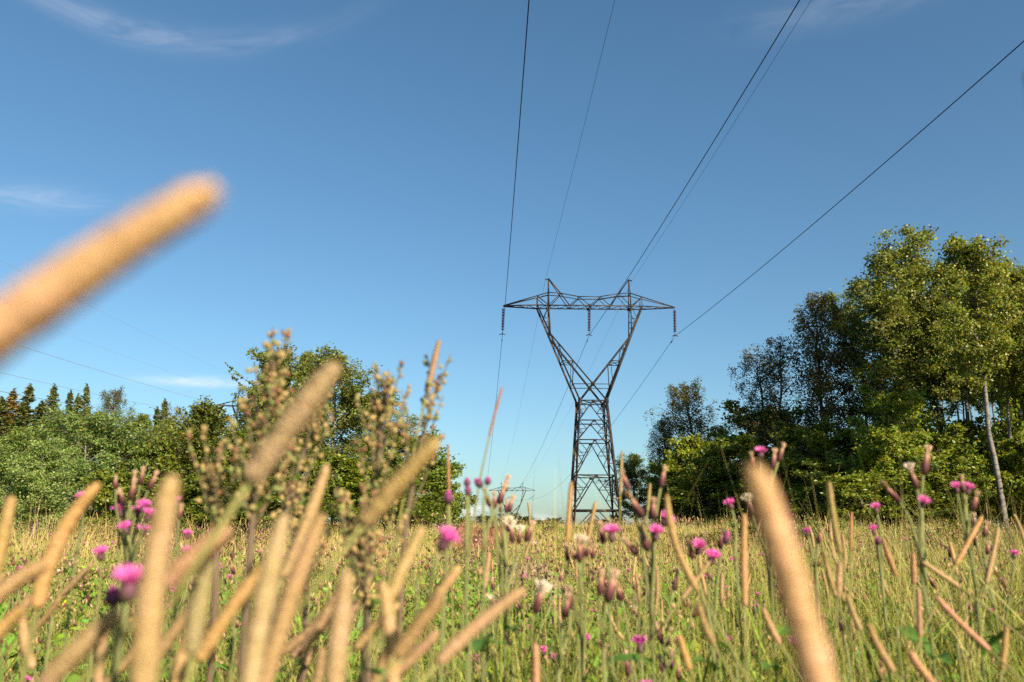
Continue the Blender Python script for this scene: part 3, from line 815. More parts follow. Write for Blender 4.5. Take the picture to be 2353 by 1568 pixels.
# right side
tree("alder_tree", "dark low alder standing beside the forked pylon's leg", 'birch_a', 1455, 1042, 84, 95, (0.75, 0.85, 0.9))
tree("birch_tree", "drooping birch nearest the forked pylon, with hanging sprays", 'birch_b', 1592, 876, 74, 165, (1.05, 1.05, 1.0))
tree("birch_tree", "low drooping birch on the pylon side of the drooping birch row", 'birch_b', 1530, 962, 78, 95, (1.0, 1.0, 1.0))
tree("maple_tree", "sunlit green maple crown under the drooping birch", 'maple_a', 1600, 1000, 67, 150, (1.25, 1.25, 1.1))  # sunlight put into this crown's raised tint
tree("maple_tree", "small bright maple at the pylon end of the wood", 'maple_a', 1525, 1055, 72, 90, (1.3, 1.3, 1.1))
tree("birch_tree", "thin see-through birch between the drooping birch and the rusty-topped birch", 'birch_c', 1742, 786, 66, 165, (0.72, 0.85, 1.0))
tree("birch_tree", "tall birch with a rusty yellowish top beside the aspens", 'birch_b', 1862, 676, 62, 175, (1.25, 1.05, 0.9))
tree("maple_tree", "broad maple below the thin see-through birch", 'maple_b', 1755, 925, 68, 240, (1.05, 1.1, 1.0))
tree("maple_tree", "shaded maple in front of the broad maple", 'maple_b', 1690, 1010, 62, 190, (0.85, 0.9, 0.9))  # shade put into a darker crown tint
tree("aspen_tree", "dark aspen flank against the rusty-topped birch", 'aspen_a', 1965, 672, 62, 150, (0.8, 0.9, 0.95))  # shaded side of the aspens painted as a darker crown
tree("aspen_tree", "tall dense aspen with a rounded summit beside the birches", 'aspen_a', 2030, 549, 56, 205, (1.05, 1.05, 1.0))
tree("aspen_tree", "aspen filling the notch between the two tallest aspen tops", 'aspen_b', 2112, 610, 57, 160, (1.0, 1.05, 1.0))
tree("aspen_tree", "tall aspen with a long bare pale trunk at the meadow edge", 'aspen_b', 2212, 543, 43.5, 180, (1.1, 1.1, 1.0), rot=1.0)
tree("aspen_tree", "aspen behind the one with the long bare trunk", 'aspen_b', 2175, 600, 53, 150, (1.0, 1.0, 1.0))
tree("aspen_tree", "aspen with a rounded top past the long bare trunk", 'aspen_a', 2302, 588, 53, 165, (1.05, 1.05, 1.0))
tree("aspen_tree", "outermost aspen of the wood, cut by the picture edge", 'aspen_a', 2390, 640, 50, 170)
tree("aspen_tree", "narrow aspen crown squeezed between the two rounded aspen tops", 'aspen_b', 2262, 600, 47, 130, (1.1, 1.1, 1.0))
tree("aspen_tree", "leafy aspen in front of the outermost aspen", 'aspen_b', 2345, 615, 45, 150, (1.1, 1.1, 1.0))
for k, (px, py, Yd, w) in enumerate([(2075, 690, 66, 110), (2120, 700, 68, 100), (2160, 690, 70, 100), (2140, 720, 64, 90), (2200, 700, 66, 100), (2250, 680, 64, 110), (2090, 740, 74, 100), (2185, 740, 76, 100), (2235, 730, 74, 100)]):
    tree("aspen_tree", "slender aspen with a bare trunk deep inside the wood", 'aspen_c', px, py, Yd, w, (0.9, 0.95, 0.95), "slender aspens deep inside the wood")
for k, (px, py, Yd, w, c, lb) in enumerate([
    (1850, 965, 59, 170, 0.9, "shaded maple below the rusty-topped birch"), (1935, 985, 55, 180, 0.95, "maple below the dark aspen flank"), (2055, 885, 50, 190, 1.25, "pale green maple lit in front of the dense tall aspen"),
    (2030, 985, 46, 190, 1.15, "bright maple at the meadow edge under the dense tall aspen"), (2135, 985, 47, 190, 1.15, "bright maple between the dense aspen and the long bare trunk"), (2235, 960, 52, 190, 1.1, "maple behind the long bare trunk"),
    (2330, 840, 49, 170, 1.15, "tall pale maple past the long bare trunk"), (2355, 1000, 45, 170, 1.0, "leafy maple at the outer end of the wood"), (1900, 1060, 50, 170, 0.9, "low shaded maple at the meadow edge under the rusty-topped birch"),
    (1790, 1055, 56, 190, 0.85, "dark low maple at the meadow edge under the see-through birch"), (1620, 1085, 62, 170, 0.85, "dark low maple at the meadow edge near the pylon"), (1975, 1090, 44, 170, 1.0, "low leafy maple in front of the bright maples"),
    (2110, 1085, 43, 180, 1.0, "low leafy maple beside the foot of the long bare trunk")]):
    tree("maple_tree", lb, 'maple_a' if k % 2 else 'maple_b', px, py, Yd, w, (c, c * 1.02, c * 0.95))  # crown tint lowered on shaded maples, raised on lit ones
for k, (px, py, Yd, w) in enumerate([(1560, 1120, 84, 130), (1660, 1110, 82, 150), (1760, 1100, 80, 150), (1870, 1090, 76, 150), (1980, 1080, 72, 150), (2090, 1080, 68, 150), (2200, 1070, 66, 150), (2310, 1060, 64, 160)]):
    tree("maple_tree", "low maple in the deep shade inside the wood", 'maple_b' if k % 2 else 'maple_a', px, py, Yd, w, (0.85, 0.9, 0.9), "low maples inside the wood")  # the deep shade is also put into a lowered crown tint
for k, (x, y, H) in enumerate([(26, 0, 14), (28, 6, 15), (25, -6, 14), (38, 22, 17)]):
    tr, cr, H0, R0 = PROTO['birch_a']
    r_ = thing("birch_tree", "birch of the wood's edge reaching back along the meadow", "tree", (x, y, gz(x, y)), "birches along the meadow's side", k * 1.7, (1.1, 1.1, H / H0))
    link("trunk", tr, r_); link("crown", cr, r_)
# wood going on to the right of the view (its shade falls on the meadow)
for k, (x, y, H) in enumerate([(44, 40, 20), (50, 33, 19), (43, 50, 20), (54, 44, 21), (58, 24, 19), (48, 58, 20), (60, 36, 20)]):
    tr, cr, H0, R0 = PROTO['aspen_a']
    r_ = thing("aspen_tree", "tall aspen continuing the wood beyond the outermost aspen", "tree", (x, y, gz(x, y)), "aspens beyond the outermost one", k * 1.3, (1.0, 1.0, H / H0))
    link("trunk", tr, r_); link("crown", cr, r_)
# crest shrubs
for k, (px, py, Yd, w, lb) in enumerate([(1275, 1186, 84, 42, "round bush on the crest beside the forked pylon"), (1238, 1192, 82, 36, "small dark bush on the crest next to the round bush"), (1205, 1182, 80, 50, "loose leafy bush on the crest below the distant pylon"),
                                    (1165, 1176, 78, 60, "leafy bush on the crest in front of the distant pylon's foot"), (1115, 1180, 74, 60, "leafy bush at the end of the maple row"), (1372, 1190, 82, 60, "low bush between the forked pylon's legs"), (1418, 1178, 80, 40, "low bush beside the forked pylon's plated leg")]):
    tree("shrub", lb, 'shrub_a', px, py, Yd, w, (0.75, 0.85, 0.8) if k in (0, 1, 5, 6) else (1.0, 1.0, 0.9), cat="shrub")

# ------------------------------------------------------------------ earth mounds
def mound(name, label, c, rx, ry, h, mat, seed, rough):
    g = np.random.default_rng(seed); n = 44
    a = np.linspace(0, 2 * np.pi, n, endpoint=False); rr = np.linspace(0, 1, 16)
    A, B = np.meshgrid(a, rr)
    prof = np.cos(np.clip(B, 0, 1) * np.pi / 2) ** 0.8
    ph = g.uniform(0, 6.28, 8)
    lump = sum(np.sin(A * (k + 2) + ph[k] + B * 5 * (k % 3)) / (k + 2) for k in range(6))
    X_ = c[0] + rx * B * np.cos(A) * (1 + 0.12 * lump); Y_ = c[1] + ry * B * np.sin(A) * (1 + 0.12 * lump)
    Z_ = ground(X_, Y_) - 0.06 + h * prof * (1 + 0.16 * lump) + g.normal(size=A.shape) * rough * prof
    V = np.stack([X_, Y_, Z_], -1).reshape(-1, 3)
    i, j = np.meshgrid(np.arange(15), np.arange(n), indexing='ij'); k = (j + 1) % n
    Q = np.stack([i * n + j, (i + 1) * n + j, (i + 1) * n + k, i * n + k], -1).reshape(-1, 4)
    o = np.array([c[0], c[1], gz(c[0], c[1])])
    return tag(link(name, mesh_np(name, V - o, Q, None, [mat], False), None, o), label, "mound")
ma = at(1220, 1306, 6.0)
mound("earth_mound", "dry greyish-brown earth mound in the middle of the meadow", (ma[0], 6.0), 0.50, 0.46, ma[2] - gz(ma[0], 6.0) + 0.04, M['dry'], 3, 0.02)
mb = at(1130, 1216, 24)
mound("earth_mound", "bare reddish soil heap farther off below the maple row", (mb[0], 24), 0.95, 0.8, mb[2] - gz(mb[0], 24) + 0.05, M['soil'], 5, 0.05)
mc = at(1068, 1214, 26)
mound("earth_mound", "longer reddish soil bank partly hidden behind the broad-leaved thistle", (mc[0], 26), 1.1, 0.8, mc[2] - gz(mc[0], 26) + 0.05, M['soil'], 8, 0.05)

# leafy weed clumps standing out of the field
gw = np.random.default_rng(88)
for k in range(46):
    y = 7 + 66 * gw.random() ** 1.1; x = gw.uniform(-0.6, 0.66) * y
    if abs(x - mb[0] * y / 24) < 1.3 and y < 27: x += 3.0
    tr, cr, H0, R0 = PROTO['shrub_a']; hh = gw.uniform(0.5, 0.95); ww = gw.uniform(0.35, 0.8)
    r_ = thing("weed_clump", ["bright green", "dull green", "yellowish"][k % 3] + " leafy weed clump standing out of the meadow grass", "weeds", (x, y, gz(x, y)), "weed clumps in the meadow", gw.uniform(0, 6.28), (ww / R0, ww / R0, hh / H0))
    link("stem", tr, r_); c = link("foliage", cr, r_); c.color = [(1.0, 1.15, 0.8, 1), (0.8, 0.8, 0.8, 1), (1.7, 1.3, 1.0, 1)][k % 3]

# ------------------------------------------------------------------ meadow grass (one mass)
GREEN = np.array([0.090, 0.150, 0.012]); LIME = np.array([0.22, 0.255, 0.026]); STRAW = np.array([0.55, 0.39, 0.17]); TAN = np.array([0.38, 0.235, 0.105])
mounds_xy = [(ma[0], 6.0, 0.42), (mb[0], 24, 0.9), (mc[0], 26, 1.1)]
def scatter(n, y0, y1, g, margin=1.0, power=1.0):
    y = y0 + (y1 - y0) * g.random(n) ** power
    hw = 0.67 * y + margin
    x = g.uniform(-1, 1, n) * hw
    k = np.ones(n, bool)
    nc = max(40, n // 26)
    cy = y0 + (y1 - y0) * g.random(nc) ** power; cx = g.uniform(-1, 1, nc) * (0.67 * cy + margin)
    if n > 5000:
        ci = g.integers(0, nc, n); sg_ = 0.035 + 0.022 * y0 ** 0.8
        m_ = g.random(n) < 0.72
        x = np.where(m_, cx[ci] + g.normal(size=n) * sg_, x); y = np.where(m_, np.maximum(cy[ci] + g.normal(size=n) * sg_, y0), y)
    for mx_, my_, mr_ in mounds_xy: k &= np.hypot(x - mx_, (y - my_)) > mr_ * 0.8
    return x[k], y[k]
def blades(x, y, h, w, lean, segs, cb, ct, g, az_=None, z0=0.0):
    n = len(x)
    a = g.uniform(0, 2 * np.pi, n) if az_ is None else az_
    d = np.stack([np.cos(a), np.sin(a), 0 * a], -1)
    fa = g.uniform(0, 2 * np.pi, n); sd = np.stack([np.cos(fa), np.sin(fa), 0 * fa], -1)
    t = np.linspace(0, 1, segs + 1)
    base = np.stack([x, y, ground(x, y) - 0.02 + z0], -1)
    P = base[:, None] + d[:, None] * (lean * h)[:, None, None] * (t ** 1.9)[None, :, None]
    P[:, :, 2] += h[:, None] * t[None, :] * (1 - 0.25 * (lean[:, None] * t[None, :]) ** 2)
    ww = (w[:, None] * (1 - t[None, :] ** 2 * 0.92)) * 0.5
    V = np.stack([P - sd[:, None] * ww[..., None], P + sd[:, None] * ww[..., None]], 2).reshape(n, -1, 3)
    k = 2 * (segs + 1)
    b = np.arange(n)[:, None, None] * k; s = np.arange(segs)[None, :, None] * 2
    Q = (b + s + np.array([0, 1, 3, 2])[None, None, :]).reshape(-1, 4)
    C = cb[:, None] * (1 - t[None, :, None]) + ct[:, None] * t[None, :, None]
    C = np.repeat(C, 2, 1).reshape(-1, 3)
    return V.reshape(-1, 3), Q, C
def mixcol(n, g, wts):
    pal = np.stack([GREEN, LIME, STRAW, TAN]); i = g.choice(4, n, p=wts)
    return pal[i] * g.uniform(0.7, 1.25, (n, 1)) * (1 + 0.08 * g.normal(size=(n, 3)))
GR = Geo()
g = np.random.default_rng(101)
def grass_zone(n, y0, y1, hmin, hmax, w, segs, wb, wt, power=1.0, margin=1.0, lean=0.5):
    x, y = scatter(n, y0, y1, g, margin, power); m = len(x)
    patch = 0.82 + 0.28 * np.sin(x * 0.55 + 1) * np.sin(y * 0.42 + 0.5) + 0.20 * np.sin(x * 1.7 + 2 * np.sin(y * 0.3)) * np.sin(y * 1.3 + np.sin(x * 0.5))
    h = g.uniform(hmin, hmax, m) * patch * (0.78 + 0.34 * np.sin(x * 7.3 / (1 + 0.05 * y0) + 1.7 * np.sin(y * 5.1 / (1 + 0.05 * y0))) ** 2)
    for mx_, my_, mr_ in mounds_xy:      # trodden, shorter grass on the approach to the heaps
        h *= 1 - 0.72 * np.exp(-((x - mx_ * y / my_) / (mr_ * 1.1)) ** 2) * (y < my_ + 0.3) * sstep(my_ * 0.25, my_ * 0.5, y)
    cb = mixcol(m, g, wb); ct = mixcol(m, g, wt)
    # greener and drier patches over the field
    gp = sstep(0.15, 0.75, 0.5 + 0.5 * np.sin(x * 0.33 + 2.0) * np.cos(y * 0.21 + 0.4))[:, None]
    ct = ct * (1 - 0.55 * gp) + (GREEN * 0.6 + LIME * 0.5) * 0.55 * gp
    V, Q, C = blades(x, y, h, w * g.uniform(0.6, 1.3, m), np.abs(g.normal(size=m)) * lean, segs, cb, ct, g)
    GR.add(V, Q, None, C)
grass_zone(52000, 0.5, 7.5, 0.24, 0.56, 0.0046, 3, [0.62, 0.26, 0.08, 0.04], [0.40, 0.28, 0.22, 0.10], 0.75, 0.7, 0.6)
grass_zone(9000, 0.7, 4.0, 0.25, 0.55, 0.0085, 3, [0.70, 0.30, 0.0, 0.0], [0.55, 0.42, 0.03, 0.0], 0.8, 0.6, 0.8)
grass_zone(17000, 1.3, 7.5, 0.45, 0.72, 0.0028, 3, [0.20, 0.25, 0.35, 0.20], [0.02, 0.08, 0.60, 0.30], 0.75, 0.7, 0.42)
grass_zone(70000, 7.0, 26, 0.26, 0.62, 0.010, 2, [0.50, 0.28, 0.13, 0.09], [0.20, 0.25, 0.37, 0.18], 0.8, 2, 0.45)
grass_zone(22000, 7.0, 26, 0.5, 0.85, 0.007, 2, [0.15, 0.25, 0.35, 0.25], [0.03, 0.12, 0.55, 0.30], 0.8, 2, 0.25)
grass_zone(120000, 24, 84, 0.30, 0.66, 0.026, 1, [0.50, 0.30, 0.12, 0.08], [0.22, 0.28, 0.30, 0.20], 0.85, 4, 0.3)
grass_zone(36000, 24, 84, 0.55, 0.85, 0.020, 1, [0.15, 0.25, 0.35, 0.25], [0.03, 0.12, 0.52, 0.33], 0.85, 4, 0.25)
grass_zone(9000, 0.85, 3.2, 0.42, 0.70, 0.0022, 3, [0.15, 0.20, 0.40, 0.25], [0.02, 0.08, 0.60, 0.30], 0.85, 0.5, 0.6)
grass_zone(9000, 0.75, 2.6, 0.25, 0.58, 0.0060, 3, [0.70, 0.30, 0.0, 0.0], [0.60, 0.37, 0.03, 0.0], 0.9, 0.5, 0.9)
tag(link("meadow_grass", GR.mesh("meadow_grass", M['grass'])), "uncut meadow grass, green below and straw-coloured on top", "grass", kind="stuff")

# low leafy herbs among the grass
HB = Geo()
x, y = scatter(40000, 0.8, 9.0, g, 0.8, 0.7)
C = np.stack([x, y, ground(x, y) + g.uniform(0.06, 0.50, len(x)) * np.where(y < 3.5, 1.0, 0.85)], -1)
V, Q = leaf_quads(C, 0.034, g, 1.2, None, 0.55)
HB.add(V, Q, None, np.repeat(tints(len(C), (0.12, 0.21, 0.018), g, 0.4, 0.08), 4, 0))
x, y = scatter(7500, 0.9, 5.5, g, 0.6, 0.8)
C = np.stack([x, y, ground(x, y) + g.uniform(0.12, 0.46, len(x))], -1)
V, Q = leaf_quads(C, 0.085, g, 0.5, None, 0.24)
HB.add(V, Q, None, np.repeat(tints(len(C), (0.10, 0.20, 0.022), g, 0.4, 0.05), 4, 0))
x, y = scatter(9000, 9.0, 40.0, g, 2, 0.8)
C = np.stack([x, y, ground(x, y) + g.uniform(0.1, 0.5, len(x))], -1)
V, Q = leaf_quads(C, 0.075, g, 1.2, None, 0.55)
HB.add(V, Q, None, np.repeat(tints(len(C), (0.085, 0.145, 0.022), g, 0.3, 0.08), 4, 0))
tag(link("meadow_herbs", HB.mesh("meadow_herbs", M['grass'])), "low green leafy herbs between the grass blades", "herbs", kind="stuff")

# fine seed panicles of the grasses and far thistle heads, too many to count
SP = Geo()
def specks(n, y0, y1, zlo, zhi, size, cols, power, aspect, margin=1.5):
    x, y = scatter(n, y0, y1, g, margin, power); m = len(x)
    C = np.stack([x, y, ground(x, y) + g.uniform(zlo, zhi, m)], -1)
    A = np.stack([g.normal(size=m) * 0.35, g.normal(size=m) * 0.35, np.ones(m)], -1); A /= np.linalg.norm(A, axis=1, keepdims=True)
    B = np.cross(A, g.normal(size=(m, 3))); B /= np.linalg.norm(B, axis=1, keepdims=True); D = np.cross(A, B)
    s = (size * g.uniform(0.6, 1.3, m))[:, None]
    V = np.stack([C - A * s, C + B * s * aspect, C + D * s * aspect, C - B * s * aspect, C - D * s * aspect, C + A * s], 1).reshape(-1, 3)
    o = np.arange(m)[:, None, None] * 6
    T = (o + np.array([[0, 2, 1], [0, 3, 2], [0, 4, 3], [0, 1, 4], [5, 1, 2], [5, 2, 3], [5, 3, 4], [5, 4, 1]])[None]).reshape(-1, 3)
    cc = np.array(cols)[g.choice(len(cols), m)] * g.uniform(0.75, 1.25, (m, 1))
    SP.add(V, None, T, np.repeat(cc, 6, 0))
POD = (0.13, 0.048, 0.04); PODTIP = (0.42, 0.27, 0.18); PINK = (0.52, 0.085, 0.42); TAN2 = (0.36, 0.23, 0.11)
specks(7500, 1.6, 14, 0.38, 0.70, 0.010, [POD, POD, POD, PODTIP, TAN2], 0.8, 0.40)
specks(5200, 1.4, 12, 0.42, 0.74, 0.012, [TAN2, TAN2, (0.45, 0.31, 0.15)], 0.8, 0.22)
specks(2200, 2.2, 9, 0.34, 0.62, 0.012, [POD, (0.17, 0.05, 0.045), (0.10, 0.05, 0.035)], 1.0, 0.45)
specks(3800, 0.95, 3.4, 0.40, 0.70, 0.0065, [TAN2, (0.45, 0.31, 0.15), POD, (0.40, 0.26, 0.12), (0.22, 0.12, 0.06)], 0.9, 0.36, 0.4)
specks(260, 4.0, 18, 0.40, 0.66, 0.010, [PINK], 0.9, 0.7)
specks(9000, 12, 84, 0.45, 0.85, 0.050, [TAN2, (0.42, 0.29, 0.13), (0.34, 0.18, 0.12), (0.30, 0.24, 0.10)], 0.85, 0.22, 4)
specks(300, 12, 60, 0.45, 0.75, 0.018, [PINK], 0.85, 0.6, 4)
tag(link("meadow_seed_heads", SP.mesh("meadow_seed_heads", M['weed'])), "fine brown and pink seed heads and flowers speckling the far meadow", "seed heads", kind="stuff")

# ------------------------------------------------------------------ timothy grass
def spike_geo(P, rad, g, sides=12, hairs=260):
    """P path from head base to tip (world/local), returns Geo"""
    n = len(P); t = np.linspace(0, 1, n)
    prof = rad * np.minimum(1, np.minimum((t / 0.05 + 0.12) ** 0.5, ((1 - t) / 0.07) ** 0.5 + 0.03))
    prof *= (1 - 0.08 * t - 0.26 * t ** 5) * (0.86 + 0.14 * sstep(0, 0.25, t)) * (1 + 0.05 * np.sin(t * 9 + rad * 9000))
    G_ = Geo()
    V, Q, T = tube(P, prof, sides, True, 0.075, g); G_.add(V, Q, T)
    if hairs:
        f = g.uniform(0.02, 0.98, hairs); c = np.stack([np.interp(f, t, P[:, i]) for i in range(3)], -1)
        ax = norm(P[-1] - P[0]); d = np.cross(g.normal(size=(hairs, 3)), ax); d /= np.linalg.norm(d, axis=1, keepdims=True)
        rr = np.interp(f, t, prof)[:, None]
        s = np.cross(d, ax)
        b = c + d * rr * 0.9
        tip = c + d * rr * g.uniform(1.12, 1.5, (hairs, 1)) + ax * rad * 0.5
        V = np.stack([b - s * rad * 0.06, b + s * rad * 0.06, tip], 1).reshape(-1, 3)
        G_.add(V, None, np.arange(3 * hairs).reshape(-1, 3))
    return G_
STEMC = np.array([0.20, 0.19, 0.06])
def timothy(name, label, tip, hb, bend, rad, group=None, leafy=True, color=(1, 1, 1), foot=None, sides=12, rings=30, hairs=260, cat="timothy"):
    g_ = np.random.default_rng(int(abs(tip[0]) * 9000 + abs(tip[2]) * 7000) + 5)
    tip, hb = np.array(tip, float), np.array(hb, float)
    d = norm(tip - hb); hz = np.array([d[0], d[1], 0])
    if foot is None:
        zz = hb[2]
        foot = hb - hz * (0.30 * zz + 0.05); foot = np.array([foot[0], foot[1], 0])
    foot = np.array([foot[0], foot[1], gz(foot[0], foot[1])])
    root = thing(name, label, cat, tuple(foot), group)
    o = foot
    side = norm(np.cross(d, [0, 1, 0]))
    ln = np.linalg.norm(tip - hb)
    t = np.linspace(0, 1, rings)[:, None]
    P = hb + (tip - hb) * t + side * bend * ln * 4 * (t * (1 - t)) * 0.10
    d0 = norm(P[1] - P[0])
    stem = bez(foot + [0, 0, -0.02], foot + [0, 0, hb[2] * 0.45], hb - d0 * min(0.25, 0.4 * hb[2]), hb + d0 * 0.003, 16)
    sg = Geo(); V, Q, T = tube(stem - o, np.linspace(0.0016, 0.0011, 16), 6); sg.add(V, Q, T, STEMC * g_.uniform(0.8, 1.2))
    link("stem", sg.mesh("stem", M['weed'], True), root)
    h = link("seed_head", spike_geo(P - o, rad, g_, sides, hairs).mesh("seed_head", M['timothy'], True), root)
    h.color = (*color, 1)
    if leafy:
        a = g_.uniform(0, 6.28); k = 5; c = stem[5] - o
        dv = np.array([math.cos(a), math.sin(a), 0.7]); sv = np.array([-math.sin(a), math.cos(a), 0])
        s_ = np.linspace(0, 1, 7)[:, None]; L_ = c + dv * 0.16 * s_ + np.array([0, 0, -0.12]) * s_ ** 2
        w = 0.0035 * (1 - s_ ** 1.5) + 0.0002
        V = np.concatenate([L_ - sv * w, L_ + sv * w]); Q = [[i, i + 1, 8 + i, 7 + i] for i in range(6)]
        lg = Geo(); lg.add(V, Q, None, np.array([0.14, 0.16, 0.035])); link("leaf_blade", lg.mesh("leaf_blade", M['weed'], True), root)
    return root
# (tip, head base, distance at tip, at base, diameter mm, bend, tint, label)
HT = [
 ((503, 430), (-250, 955), .095, .100, 6.9, 0.25, 1.0, "huge blurred timothy head reaching up into open sky over the spruces"),
 ((1728, 1066), (1900, 1650), .175, .180, 7.6, -0.15, 1.0, "large blurred timothy head rising before the maples, bent at the tip"),
 ((775, 835), (575, 1105), .27, .28, 8.6, 0.1, 1.0, "thick blurred timothy head slanting across the cherry tree and birch"),
 ((1008, 1010), (835, 1205), .33, .34, 8.2, 0.1, 1.0, "blurred timothy head slanting before the dark rounded maple"),
 ((1010, 780), (980, 905), .75, .75, 8.2, 0.0, .85, "small upright timothy head standing clear against sky by the mugwort tips"),
 ((752, 1065), (650, 1330), .50, .50, 7.6, -0.2, .95, "slender timothy head leaning in front of the pale-trunked birch"),
 ((228, 1110), (85, 1400), .42, .43, 8.0, 0.8, 1.05, "curved timothy head leaning over the willow's foot"),
 ((398, 1090), (330, 1620), .25, .26, 8.4, 0.3, .92, "broad blurred timothy head standing upright beside the pink thistle cluster"),
 ((655, 1180), (565, 1640), .29, .29, 8.4, 0.2, 1.05, "pale timothy head standing steeply below the thick slanted one"),
 ((742, 1180), (600, 1600), .34, .34, 7.8, 0.2, .85, "ochre timothy head crossing behind the pale steep one"),
 ((28, 1140), (-15, 1330), .46, .46, 8.0, 0.0, .95, "stubby timothy head beside the rounded willow"),
 ((482, 1275), (440, 1505), .34, .34, 7.6, 0.2, .85, "olive-brown timothy head low among crossing stalks"),
 ((1208, 1352), (1005, 1525), .42, .42, 8.0, 0.3, 1.05, "pale timothy head lying slanted below the dry earth mound"),
 ((972, 1210), (885, 1400), .42, .42, 8.0, 0.15, 1.05, "pale timothy head leaning beside the broad-leaved thistle"),
 ((798, 1310), (765, 1610), .33, .33, 8.2, 0.1, .98, "thick timothy head standing low under the mugwort"),
 ((1015, 1370), (910, 1510), .38, .38, 7.6, 0.1, .72, "dark brown timothy head slanting under the broad thistle leaves"),
 ((1532, 1135), (1605, 1360), .66, .66, 7.6, 0.7, .85, "long bowed timothy head beside the thistle with two pink flowers"),
 ((1905, 1105), (1932, 1275), .80, .80, 7.8, 0.2, .75, "clean yellowish timothy head standing before the dark low maples"),
 ((1313, 1105), (1303, 1250), .95, .95, 7.4, 0.0, .9, "upright timothy head standing before the forked pylon's leg"),
 ((1369, 1152), (1350, 1245), 1.1, 1.1, 7.6, 0.0, .9, "short timothy head in the gap between the pylon's legs"),
 ((1429, 1035), (1426, 1135), 1.1, 1.1, 6.0, 0.0, .8, "narrow reddish timothy head touching the dark alder"),
 ((1494, 1110), (1488, 1175), 1.15, 1.15, 7.0, 0.0, .8, "short yellow-green timothy head among thistle pods"),
 ((1711, 1180), (1712, 1395), .76, .76, 7.4, 0.1, .98, "straight upright timothy head close to the large bent one"),
 ((2118, 1290), (2205, 1350), .9, .9, 8.0, 0.0, .98, "timothy head leaning sideways, tip pointing down to the pylon side"),
 ((2150, 1370), (2275, 1495), .75, .75, 7.8, 0.2, .98, "long timothy head slanting low over the clover"),
 ((1995, 1432), (2055, 1545), .70, .70, 8.4, 0.4, 1.0, "plump timothy head leaning at the meadow's near edge"),
 ((2258, 1185), (2195, 1300), .9, .9, 8.4, 0.0, 1.0, "plump timothy head leaning towards the outermost aspen"),
 ((2314, 1440), (2302, 1540), .8, .8, 8.2, 0.0, 1.0, "upright timothy head in the shade edge of the wood"),
 ((1125, 1268), (1113, 1352), 1.0, 1.0, 8.0, 0.0, 1.0, "pale upright timothy head in front of the reddish soil heap"),
 ((1230, 1478), (1232, 1585), .75, .75, 8.0, 0.0, 1.0, "upright timothy head rising below the dry earth mound"),
 ((271, 1410), (100, 1580), .31, .31, 8.2, 0.3, .95, "timothy head slanting away under the bright pink thistle flower"),
 ((108, 1292), (-20, 1380), .38, .38, 8.0, 0.2, 1.0, "timothy head slanting low in front of the shrubs"),
 ((52, 1398), (-25, 1475), .40, .40, 8.0, 0.2, 1.0, "timothy head slanting lowest under the shrubs"),
 ((526, 1217), (380, 1345), .30, .30, 8.0, 0.3, 1.0, "timothy head slanting between the broad upright one and the mugwort"),
 ((614, 1292), (454, 1520), .41, .41, 7.6, 0.2, 1.0, "thin timothy head crossing behind the olive-brown one"),
 ((2090, 1497), (2145, 1575), .7, .7, 8.2, 0.2, 1.0, "timothy head leaning beside the plump one at the near edge"),
 ((1893, 1266), (1921, 1372), .9, .9, 7.6, 0.2, 1.0, "timothy head leaning on a paler one behind the large bent head"),
 ((1930, 1290), (1925, 1375), .9, .9, 7.6, 0.0, 1.05, "paler timothy head meeting the leaning one at its foot"),
 ((1945, 1365), (1978, 1450), .8, .8, 7.4, 0.2, .85, "brown timothy head bent over beside pink specks"),
 ((1632, 1290), (1565, 1378), .85, .85, 7.0, 0.0, .9, "greenish timothy head slanting under the two pink thistle flowers"),
 ((1752, 1395), (1792, 1480), .8, .8, 8.0, 0.3, 1.0, "bowed timothy head under the straight upright one"),
 ((2098, 1272), (2100, 1342), 1.0, 1.0, 7.6, 0.0, .95, "upright timothy head under the thistle with a tall pod cluster"),
 ((2110, 1350), (2114, 1465), .85, .85, 7.2, 0.0, .95, "slim upright timothy head near the long slanted one"),
 ((2028, 1238), (2060, 1325), .95, .95, 7.6, 0.1, .85, "dark timothy head under the violet thistle flowers"),
 ((2376, 150), (2470, 430), .22, .22, 8.4, 0.1, .65, "dim blurred timothy head tip at the sky beyond the aspens"),
 ((1605, 1385), (1640, 1480), .7, .7, 8.0, 0.5, .85, "timothy head arching below the greenish slanted one"),
 ((1560, 1460), (1585, 1540), .75, .75, 8.0, 0.1, 1.0, "timothy head low among clover leaves"),
]
hq = np.random.default_rng(31)
for tp, hb_, d1, d2, dia, bend, c, lb in HT:
    hv = (hq.uniform(0.86, 1.1), hq.uniform(0.86, 1.10), hq.uniform(0.86, 1.06), hq.uniform(0.72, 1.1))
    if d1 < 0.2: hv = (1.0, 1.22, 1.12, 1.15)
    timothy("timothy_stalk", lb, at(*tp, d1), at(*hb_, d2), bend, dia * (0.00047 if d1 < 0.6 else 0.00040) * hv[0], color=(c * hv[1], c * hv[2], c * hv[3]), rings=90 if d1 < 0.6 else 60, sides=22 if d1 < 0.6 else 16, hairs=900)
gq = np.random.default_rng(909)
